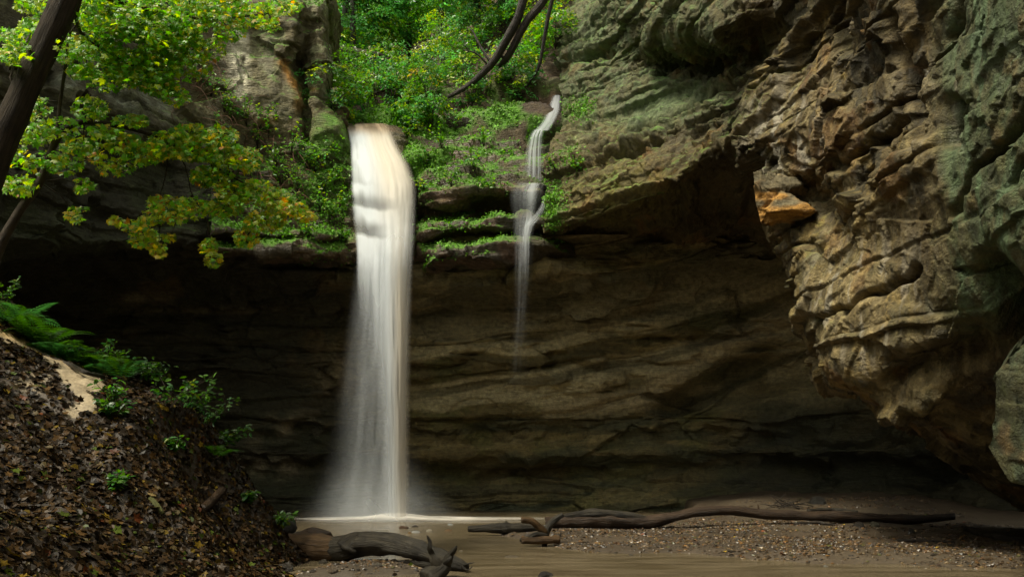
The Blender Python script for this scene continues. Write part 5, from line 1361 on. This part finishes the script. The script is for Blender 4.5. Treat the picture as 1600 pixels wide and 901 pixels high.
fern_tab = [(10, 412, .6, 'topmost fern at the left edge against the rock'), (48, 425, .55, 'fern right of the topmost fern, on the dark slope'), (90, 445, .6, 'arching fern hanging toward the dark alcove wall'), (130, 492, .5, 'fern on the right slope of the fern patch'), (22, 442, .62, 'fern at the left edge high on the bank'), (66, 468, .66, 'large fern above the pale sandy edge'), (100, 480, .6, 'fern with long fronds against the dark alcove, upper left'), (30, 500, .45, 'small fern just above the tan sand rim'),
            (118, 515, .55, 'fern in the middle of the bank crest row'), (152, 535, .5, 'fern dipping over the crest beside the broad leaved plant'), (190, 592, .6, 'fern with two upright fronds at the crest bend'), (335, 712, .42, 'lowest fern, overhanging the bank face near the pool'), (85, 525, .4, 'little fern below the large upper ferns')]
for i, (x, y, s_, lab) in enumerate(fern_tab):
    l, nr = hit(x, y)
    if l is None or l.y > 17.5:
        l = Vector(P(x, y, 13.0)); l = drop(l.x, l.y, 9)
    fern(l, 3000 + i, lab, s_)
bank_plants = [(175, 560, .4, 'light green broad leaved plant on the crest'), (140, 470, .45, 'leafy shoot reaching out over the dark alcove'), (5, 480, .4, 'broad leaved plant at the left edge under the ferns'), (55, 515, .35, 'leafy plant in the fern patch near the sand rim'),
               (262, 640, .45, 'bushy green plant on the bank shoulder'), (290, 650, .5, 'tallest leafy plant on the bank shoulder'), (318, 672, .45, 'leafy plant at the edge of the steep bank face'), (310, 640, .4, 'plant silhouetted on the crest against the dark wall'),
               (175, 640, .3, 'small dark green plant beside the bare sand patch'), (178, 655, .22, 'seedling just below the bare sand patch'), (345, 700, .35, 'leafy plant beside the lowest fern'), (270, 705, .18, 'seedling on the steep bank face'), (180, 765, .16, 'lone seedling low in the leaf litter'), (385, 785, .14, 'tiny plant at the foot of the bank'), (435, 822, .18, 'green tuft on the dark rock by the pool'), (245, 610, .4, 'plant between the upright fern and the bushy plant'), (225, 600, .35, 'low plant right of the upright fern')]
for i, (x, y, s_, lab) in enumerate(bank_plants):
    l, nr = hit(x, y)
    if l is None or l.y > 16.5:
        l = Vector(P(x, y, 13.0)); l = drop(l.x, l.y, 9); nr = Vector((0, -0.3, 0.9))
    leafy_plant('bank_plant', l, nr, 3100 + i, lab, s_ * 1.35, 90, 0.10, pal=(G2 * .6, G1 * .8, G3 * .6, YG * .6), w=(5, 2, 3, .5), group='plants on the left bank')
def rest_path(pts, rad, lift=0.0):
    """pixels of a log's axis on the ground: depth from the surface it lies on"""
    out = []
    for (x, y), r in zip(pts, rad):
        l, nr = hit(x, y)
        out.append(np.array(l) + np.array([0, 0, r * 0.7 + lift]) if l is not None else np.array(P(x, y, 13)))
    return np.array(out)
def ground_log(name, lab, cat, pts, rad, mat, seg=10, step=0.06, rough=0.2, seed=0, extras=(), group=None, xname='stub', main='trunk'):
    q = rest_path(pts, rad); org = q[0]
    e = empty(name, org, lab, cat, group)
    tube_obj(main, [tube_data(q, rad, seg, step, rough, seed)], mat, e, org)
    for k, (nm, ep, er, em) in enumerate(extras):
        ep = [q[int(v_[0])] + np.array(v_[1:]) for v_ in ep]
        tube_obj(nm, [tube_data(ep, er, 9, step * .6, rough, seed + 3 + k)], em, e, org)
    return e
ground_log('broken_branch', 'short brown broken branch lying on the steep bank face', 'branch', [(316, 800), (332, 786), (347, 770)], [0.06, 0.065, 0.06], M_LOGBROWN, seed=41)
ground_log('mossy_stick', 'short greenish mossy stick on the leaf litter', 'stick', [(235, 780), (244, 792), (254, 806)], [0.03, 0.035, 0.03], mat_bark('mossy_bark', (0.03, 0.035, 0.012), (0.11, 0.11, 0.03)), seed=42)
ground_log('long_stick', 'long dark stick lying along the sandy bank crest', 'stick', [(60, 552), (110, 572), (160, 590), (235, 596)], [0.02, 0.03, 0.03, 0.012], M_BARKDARK, seed=43)

# ------------------------------------------------------------------ driftwood on the stream bed
def axis_log(pts):
    return px_path(pts)
def drift(name, lab, cat, pts, rad, mat, extras=(), seed=0, seg=24, step=0.05, rough=0.3, main='trunk'):
    q = px_path(pts); rad = [r_ * 0.76 for r_ in rad]; org = np.array([q[0][0], q[0][1], 0.0])
    e = empty(name, org, lab, cat)
    tube_obj(main, [tube_data(q, rad, seg, step, rough, seed)], mat, e, org)
    for k, (nm, ep, er, em) in enumerate(extras):
        tube_obj(nm, [tube_data(px_path(ep), er, 9, step * .7, rough * 0.8, seed + 3 + k)], em, e, org)
    return e
drift('driftwood_log', 'thick grey driftwood log in the near foreground with a hump', 'log',
      [(452, 846, 13.9), (490, 854, 13.7), (530, 858, 13.5), (565, 852, 13.3), (610, 851, 13.0), (660, 863, 12.6), (705, 877, 12.2), (730, 886, 12.0)], [0.12, 0.20, 0.26, 0.28, 0.26, 0.21, 0.16, 0.06], M_LOG,
      [('stub', [(552, 852, 13.3), (557, 841, 13.25), (563, 834, 13.2)], [0.2, 0.12, 0.03], M_LOG), ('broken_end', [(446, 846, 14), (468, 851, 13.8), (500, 856, 13.6), (540, 858, 13.45)], [0.15, 0.235, 0.25, 0.17], M_LOGTAN), ('twig', [(724, 884, 12), (732, 880, 11.9), (741, 878, 11.9)], [0.02, 0.012, 0.006], M_LOG), ('twig', [(722, 884, 12), (730, 890, 11.9), (738, 884, 11.9)], [0.02, 0.012, 0.006], M_LOG)], 51)
drift('forked_root', 'forked dark root stump with two upright prongs in the near foreground', 'root',
      [(668, 906, 11.3), (682, 893, 11.4), (694, 882, 11.5), (700, 872, 11.55)], [0.19, 0.17, 0.13, 0.08], M_LOG,
      [('prong', [(688, 890, 11.45), (678, 874, 11.4), (675, 864, 11.42), (671, 856, 11.38), (672, 846, 11.4), (667, 836, 11.4)], [0.12, 0.07, 0.045, 0.042, 0.03, 0.012], M_LOG), ('prong', [(692, 884, 11.5), (701, 871, 11.4), (704, 865, 11.42), (709, 860, 11.35), (713, 853, 11.3)], [0.10, 0.055, 0.042, 0.036, 0.014], M_LOG), ('prong', [(680, 886, 11.45), (664, 882, 11.4), (652, 880, 11.4), (643, 876, 11.4)], [0.07, 0.05, 0.03, 0.012], M_LOG)], 61)
drift('log_chunk', 'short broken log chunk behind the near driftwood log', 'log', [(470, 836, 15.0), (488, 834, 15.0), (504, 841, 14.9), (511, 845, 14.85)], [0.10, 0.17, 0.19, 0.185], M_LOGBROWN,
      [('snag', [(478, 838, 15), (462, 836, 15.1), (451, 830, 15.1)], [0.11, 0.08, 0.03], M_LOG)], 66)
drift('driftwood_log', 'long thin brown trunk lying across the gravel bar', 'log',
      [(852, 816, 19.0), (890, 814, 19.0), (950, 813, 19.0), (1010, 815, 19.0), (1048, 808, 19.0), (1085, 800, 19.0), (1140, 797, 19.0), (1195, 803, 19.0), (1260, 805, 19.0), (1350, 808, 18.9), (1430, 811, 18.8), (1491, 806, 18.7)], [0.16, 0.20, 0.22, 0.19, 0.15, 0.14, 0.13, 0.13, 0.145, 0.14, 0.13, 0.09], M_LOGBROWN,
      [('bark_slab', [(880, 806, 18.95), (930, 802, 18.95), (985, 806, 18.95), (1020, 811, 18.95)], [0.05, 0.12, 0.10, 0.03], M_LOG), ('stub', [(1186, 800, 19), (1185, 792, 19), (1184, 787, 19)], [0.03, 0.025, 0.012], M_LOGBROWN)], 71, 18, 0.07, 0.2)
drift('driftwood_log', 'short grey waterlogged log at the left tip of the gravel bar', 'log', [(731, 826, 18.3), (770, 825, 18.3), (810, 825, 18.4), (842, 824, 18.5)], [0.09, 0.13, 0.135, 0.12], M_LOG, [('stub', [(793, 820, 18.4), (792, 816, 18.4), (790, 813, 18.4)], [0.03, 0.025, 0.01], M_LOG)], 81)
drift('forked_root', 'tangled tan root stump with crossing prongs on the gravel edge', 'root', [(851, 852, 15.9), (852, 836, 15.95), (856, 824, 16), (866, 812, 16), (880, 803, 16)], [0.07, 0.085, 0.08, 0.07, 0.055], M_LOG,
      [('prong', [(852, 832, 15.95), (842, 822, 15.9), (830, 813, 15.85), (815, 811, 15.8)], [0.07, 0.065, 0.065, 0.06], M_LOGTAN), ('prong', [(853, 838, 15.9), (838, 834, 15.8), (820, 842, 15.75), (815, 843, 15.7)], [0.06, 0.05, 0.05, 0.045], M_LOG), ('prong', [(815, 844, 15.7), (845, 843, 15.8), (874, 842, 15.9)], [0.055, 0.075, 0.07], M_LOGTAN), ('prong', [(868, 846, 15.9), (874, 838, 15.9), (877, 830, 15.9)], [0.03, 0.02, 0.008], M_LOG)], 86)
ground_log('driftwood_branch', 'dark wet branch at the right edge of the gravel bar', 'branch', [(1508, 826), (1530, 836), (1560, 842), (1610, 845)], [0.04, 0.07, 0.06, 0.05], M_BARKDARK, seed=91, main='limb')
ground_log('driftwood_stick', 'thin dark stick on the sand below the right end of the long trunk', 'stick', [(1402, 845), (1440, 846), (1492, 848)], [0.025, 0.03, 0.02], M_BARKDARK, seed=92)
ground_log('driftwood_stick', 'dark stick right behind the long thin trunk', 'stick', [(1262, 799), (1300, 797), (1340, 800)], [0.04, 0.05, 0.03], M_LOG, seed=93)
ground_log('driftwood_stick', 'dark flat stick just below the middle of the long trunk', 'stick', [(1242, 820), (1280, 818), (1308, 821)], [0.04, 0.045, 0.02], M_BARKDARK, seed=94)
ground_log('driftwood_stick', 'short stub of wood poking from the brown water', 'stick', [(1116, 883), (1138, 883)], [0.03, 0.035], M_BARKDARK, seed=95)
# twig heap behind the long trunk
rng = np.random.default_rng(58)
tp = []
b_ = np.array(hit(1228, 792)[0])
for k in range(26):
    a = b_ + np.array([rng.normal(0, .3), rng.normal(0, .25), rng.uniform(0, .12)]); th = rng.uniform(0, math.pi); L = rng.uniform(.15, .4)
    v_ = np.array([math.cos(th), math.sin(th) * .5, rng.normal(0, .35)]) * L
    tp.append(tube_data([a - v_, a + v_ + np.array([0, 0, .02]), a + v_ * 1.4], [0.012, 0.012, 0.006], 5, 0.15))
tag(tube_obj('twig_heap', tp, M_BARKDARK), 'small heap of dark twigs behind the long trunk', 'twigs', kind='stuff')

# ------------------------------------------------------------------ stones and gravel
t = (1 + 5 ** .5) / 2
ICO = unit(np.array([(-1, t, 0), (1, t, 0), (-1, -t, 0), (1, -t, 0), (0, -1, t), (0, 1, t), (0, -1, -t), (0, 1, -t), (t, 0, -1), (t, 0, 1), (-t, 0, -1), (-t, 0, 1)], float))
ICO_F = np.array([(0, 11, 5), (0, 5, 1), (0, 1, 7), (0, 7, 10), (0, 10, 11), (1, 5, 9), (5, 11, 4), (11, 10, 2), (10, 7, 6), (7, 1, 8), (3, 9, 4), (3, 4, 2), (3, 2, 6), (3, 6, 8), (3, 8, 9), (4, 9, 5), (2, 4, 11), (6, 2, 10), (8, 6, 7), (9, 8, 1)])
m, nt, b = new_mat('pebble')
a = attr(nt, 'Col'); nt.links.new(a.outputs['Color'], b.inputs['Base Color']); b.inputs['Roughness'].default_value = 0.4
M_PEB = m
rng = np.random.default_rng(59)
N = 60000
x = rng.uniform(-4.2, 12, N); y = rng.uniform(10.8, 24, N); z = ground_h(x, y)
dens = 0.25 + 0.75 * sstep(-0.25, 0.4, fbm(np.stack([x * .8, y * 1.6, 0 * x], 1), 3, 66)) - 0.5 * sstep(5, 7.5, x) * sstep(15, 17, y)
k = (z > -0.03) & (rng.random(N) < dens) & (np.abs(x) < 0.7 * y) & ~((bank_full(x, y) > z) & (x < -2))
pp = np.stack([x, y, z], 1)[k][:17000]; n_ = len(pp)
sz = 0.018 * np.exp(0.45 * rng.standard_normal(n_)).clip(.4, 3.2)
PC = (np.array([.10, .07, .045]), np.array([.17, .115, .06]), np.array([.26, .19, .10]), np.array([.06, .05, .042]), np.array([.24, .13, .04]), np.array([.42, .36, .27]), np.array([.12, .13, .04]))
col = leaf_cols(n_, PC, (5, 5, 1.6, 6, 1.2, .12, .6), rng) * np.array([.46, .42, .34])
ax = rng.uniform(.6, 1.35, (n_, 3)) * np.array([1.1, 1.0, .6])
V = (ICO[None] * (1 + .2 * rng.standard_normal((n_, 12, 1)))) * ax[:, None] * sz[:, None, None] + pp[:, None] + np.array([0, 0, 0.004])
me = mesh_from('gravel', V.reshape(-1, 3), (ICO_F[None] + (np.arange(n_) * 12)[:, None, None]).reshape(-1, 3), np.repeat(col, 12, 0), None, False, M_PEB)
tag(obj('gravel', me), 'brown and ochre pebbles and leaf bits covering the gravel bars', 'gravel', kind='stuff')
# dead leaves washed onto the bars
N = 5000
x = rng.uniform(-4, 11, N); y = rng.uniform(11, 22, N); z = ground_h(x, y)
k = (z > 0.0) & (rng.random(N) < sstep(-.2, .5, fbm(np.stack([x * .8, y * 1.6, 0 * x], 1), 3, 66)))
pp = np.stack([x, y, z + .02], 1)[k]; n_ = len(pp)
me = leaves_mesh('leaf_debris', pp, np.array([0, 0, 1.]) + .3 * rng.standard_normal((n_, 3)), rng.standard_normal((n_, 3)), .07 * rng.uniform(.5, 1.3, n_), leaf_cols(n_, DL, (6, 6, 5, 3, .8, .5, .3, .6), rng), CURL, MAPLE_F, M_LITTER)
tag(obj('leaf_debris', me), 'dead leaves washed up among the pebbles of the bars', 'leaf litter', kind='stuff')
def rock_mesh(seed, col, sub=2):
    rng = np.random.default_rng(seed)
    V = ICO.copy(); Fc = ICO_F
    for _ in range(sub):
        n0 = len(V); mids = {}; V = list(V); nf = []
        def mid(a, b):
            k_ = (min(a, b), max(a, b))
            if k_ not in mids:
                q = V[a] + V[b]; mids[k_] = len(V); V.append(q / np.linalg.norm(q))
            return mids[k_]
        for a, b, c in Fc:
            ab, bc, ca = mid(a, b), mid(b, c), mid(c, a)
            nf += [(a, ab, ca), (b, bc, ab), (c, ca, bc), (ab, bc, ca)]
        V = np.array(V); Fc = np.array(nf)
    fa_, _e = facets(V * 1.1 + seed, seed, .8)
    V = V * (1 + .22 * fa_ + .1 * fbm(V * 2 + seed, 3, seed))[:, None]
    return mesh_from('stone', V, Fc, np.tile(np.array(col), (len(V), 1)), {'wet': np.full(len(V), .6)}, True, M_ROCK)
stone_tab = [(631, 826, .13, .55, (.10, .055, .03), 'reddish brown stone at the left tip of the gravel spit'), (648, 824, .10, .5, (.06, .05, .04), 'flat dark stone in the shallow pool near the gravel tip'), (650, 833, .11, .5, (.42, .42, .40), 'pale wet stone left of the grey waterlogged log'), (671, 830, .09, .6, (.40, .36, .28), 'whitish stone between the pale stone and the grey log'),
             (704, 821, .10, .5, (.32, .34, .34), 'grey white stone nearest the grey waterlogged log'), (700, 830, .10, .5, (.20, .12, .06), 'tan stone just below the grey white stone'), (640, 834, .07, .6, (.22, .14, .06), 'small ochre stone beside the pale wet stone'),
             (800, 872, .13, .35, (.16, .13, .09), 'flat stone breaking the stream surface in the middle'), (852, 901, .12, .6, (.035, .03, .026), 'dark stone at the bottom edge in the stream'), (986, 868, .05, .6, (.10, .09, .08), 'small stone in the water below the gravel bar'), (1290, 886, .05, .6, (.3, .3, .26), 'small pale stone at the water edge on the right'),
             (1342, 822, .13, .7, (.05, .042, .032), 'dark stone below the right half of the long trunk'), (1366, 821, .12, .7, (.13, .12, .08), 'grey stone next to the dark stone under the trunk'), (1424, 831, .08, .8, (.04, .035, .03), 'small dark stone on the bare sand'), (1277, 787, .22, .9, (.03, .028, .022), 'dark rock poking up behind the long trunk'),
             (440, 826, .24, .8, (.05, .045, .035), 'dark mossy rock where the bank meets the pool'), (505, 880, .10, .6, (.09, .075, .055), 'stone on the gravel below the near log'), (445, 890, .14, .6, (.05, .04, .03), 'dark stone at the bank foot in the bottom left'), (520, 892, .09, .6, (.16, .12, .08), 'tan stone at the bottom edge under the near log'), (590, 884, .08, .6, (.14, .12, .09), 'small stone in the gravel between log and root stump'), (720, 862, .06, .5, (.3, .26, .2), 'tiny pale stone in the rippled water')]
for i, (x, y, r, fl, c_, lab) in enumerate(stone_tab):
    l, nr = hit(x, y)
    z_ = max(l.z, -0.02)
    dpt = (CAMH - z_) * F / (y - HZ) if l.z < 0 else l.y
    X_ = P(x, y, dpt)
    o = obj('stone', rock_mesh(700 + i, c_)); o.location = (X_[0], X_[1], z_ + r * fl * 0.2); o.scale = (r, r * .8, r * fl); o.rotation_euler = (0, 0, i * 1.3)
    tag(o, lab, 'stone', 'stones on the stream bed')

# ------------------------------------------------------------------ blocks on the right cliff
def block(name, pts_front, dback, colf, seed, label, bul=0.12, mat=None):
    """a hewn rock block: polygon seen from the front, with per-corner depth, thickness towards the wall"""
    f = px_path(pts_front); bk = f + np.array([0.78 * dback, dback, 0.35 * dback])
    c_ = f.mean(0)
    m_ = len(f); 
    ring = [np.repeat(c_[None], m_, 0) + (f - c_) * s_ + np.array([0, -bul * (1 - s_ * s_), 0]) for s_ in (0.02, .35, .7, .93)] + [f, f + (bk - f) * .12, f + (bk - f) * .5, bk]
    A = np.array(ring)                           # rings x corners
    nu = 96
    t_ = np.linspace(0, m_, nu, endpoint=False); i_ = np.floor(t_).astype(int); fr = (t_ - i_)[None, :, None]
    A = A[:, i_ % m_] * (1 - fr) + A[:, (i_ + 1) % m_] * fr
    tt = np.linspace(0, len(A) - 1, 70); j_ = np.minimum(np.floor(tt).astype(int), len(A) - 2); g = (tt - j_)[:, None, None]
    A = A[j_] * (1 - g) + A[j_ + 1] * g
    p = np.swapaxes(A, 0, 1).reshape(-1, 3)
    dirn = unit(p - (c_ + np.array([0, dback * .5, 0])))
    fa_, _e = facets(p * np.array([1.6, 1.6, 2.4]), seed, .9)
    p = p + dirn * (.22 * fa_ + .07 * strata(p[:, 2], .2, seed, .25) + .12 * fbm(p * 1.6, 5, seed))[:, None]
    me = mesh_from(name, p, grid_faces(nu, 70, True), colf(p), {'wet': np.full(len(p), .15)}, True, mat or M_ROCKR)
    o = obj(name, me)
    return tag(o, label, 'rock')
def col_orange(p):
    px, py = proj(p)
    c = rock_tone(p, 801)
    c = mixc(c, 0.6 + .3 * fbm(p * 2, 3, 802), (.15, .125, .07))
    b_ = sstep(.0, .5, np.exp(-((py - 338 + (px - 1180) * .12) / 11) ** 2) + np.exp(-((py - 306) / 5) ** 2) * sstep(1240, 1200, px) + .35 * fbm(p * 3, 3, 803))
    return mixc(c, b_ * .85, (.40, .195, .03))
block('rock_block', [(1178, 276, 17.4), (1200, 273, 17.3), (1232, 300, 17.0), (1262, 326, 16.9), (1240, 338, 17.0), (1190, 356, 17.3), (1182, 320, 17.35)], 1.6, col_orange, 811, 'pointed rock block with orange bands jutting from the arch')
def col_green(p):
    px, py = proj(p)
    c = rock_tone(p, 821)
    c = c * .6; c = mixc(c, .6 + .4 * fbm(p * 1.6, 4, 822), (.03, .042, .012))
    c = mixc(c, sstep(.15, .5, fbm(p * np.array([5, 5, .9]), 4, 823)) * .5, (.045, .07, .035))
    return mixc(c, sstep(.3, .6, fbm(p * 2, 4, 824)) * .5, (.15, .09, .035))
block('rock_block', [(1552, 590, 10.6), (1580, 556, 10.4), (1625, 530, 10), (1690, 530, 9.6), (1710, 640, 9.7), (1680, 745, 10), (1620, 752, 10.3), (1575, 748, 10.6), (1545, 700, 10.9), (1556, 650, 10.7)], 2.4, col_green, 831, 'green mossy rock bulge at the right edge above the dark hollow', 0.55)
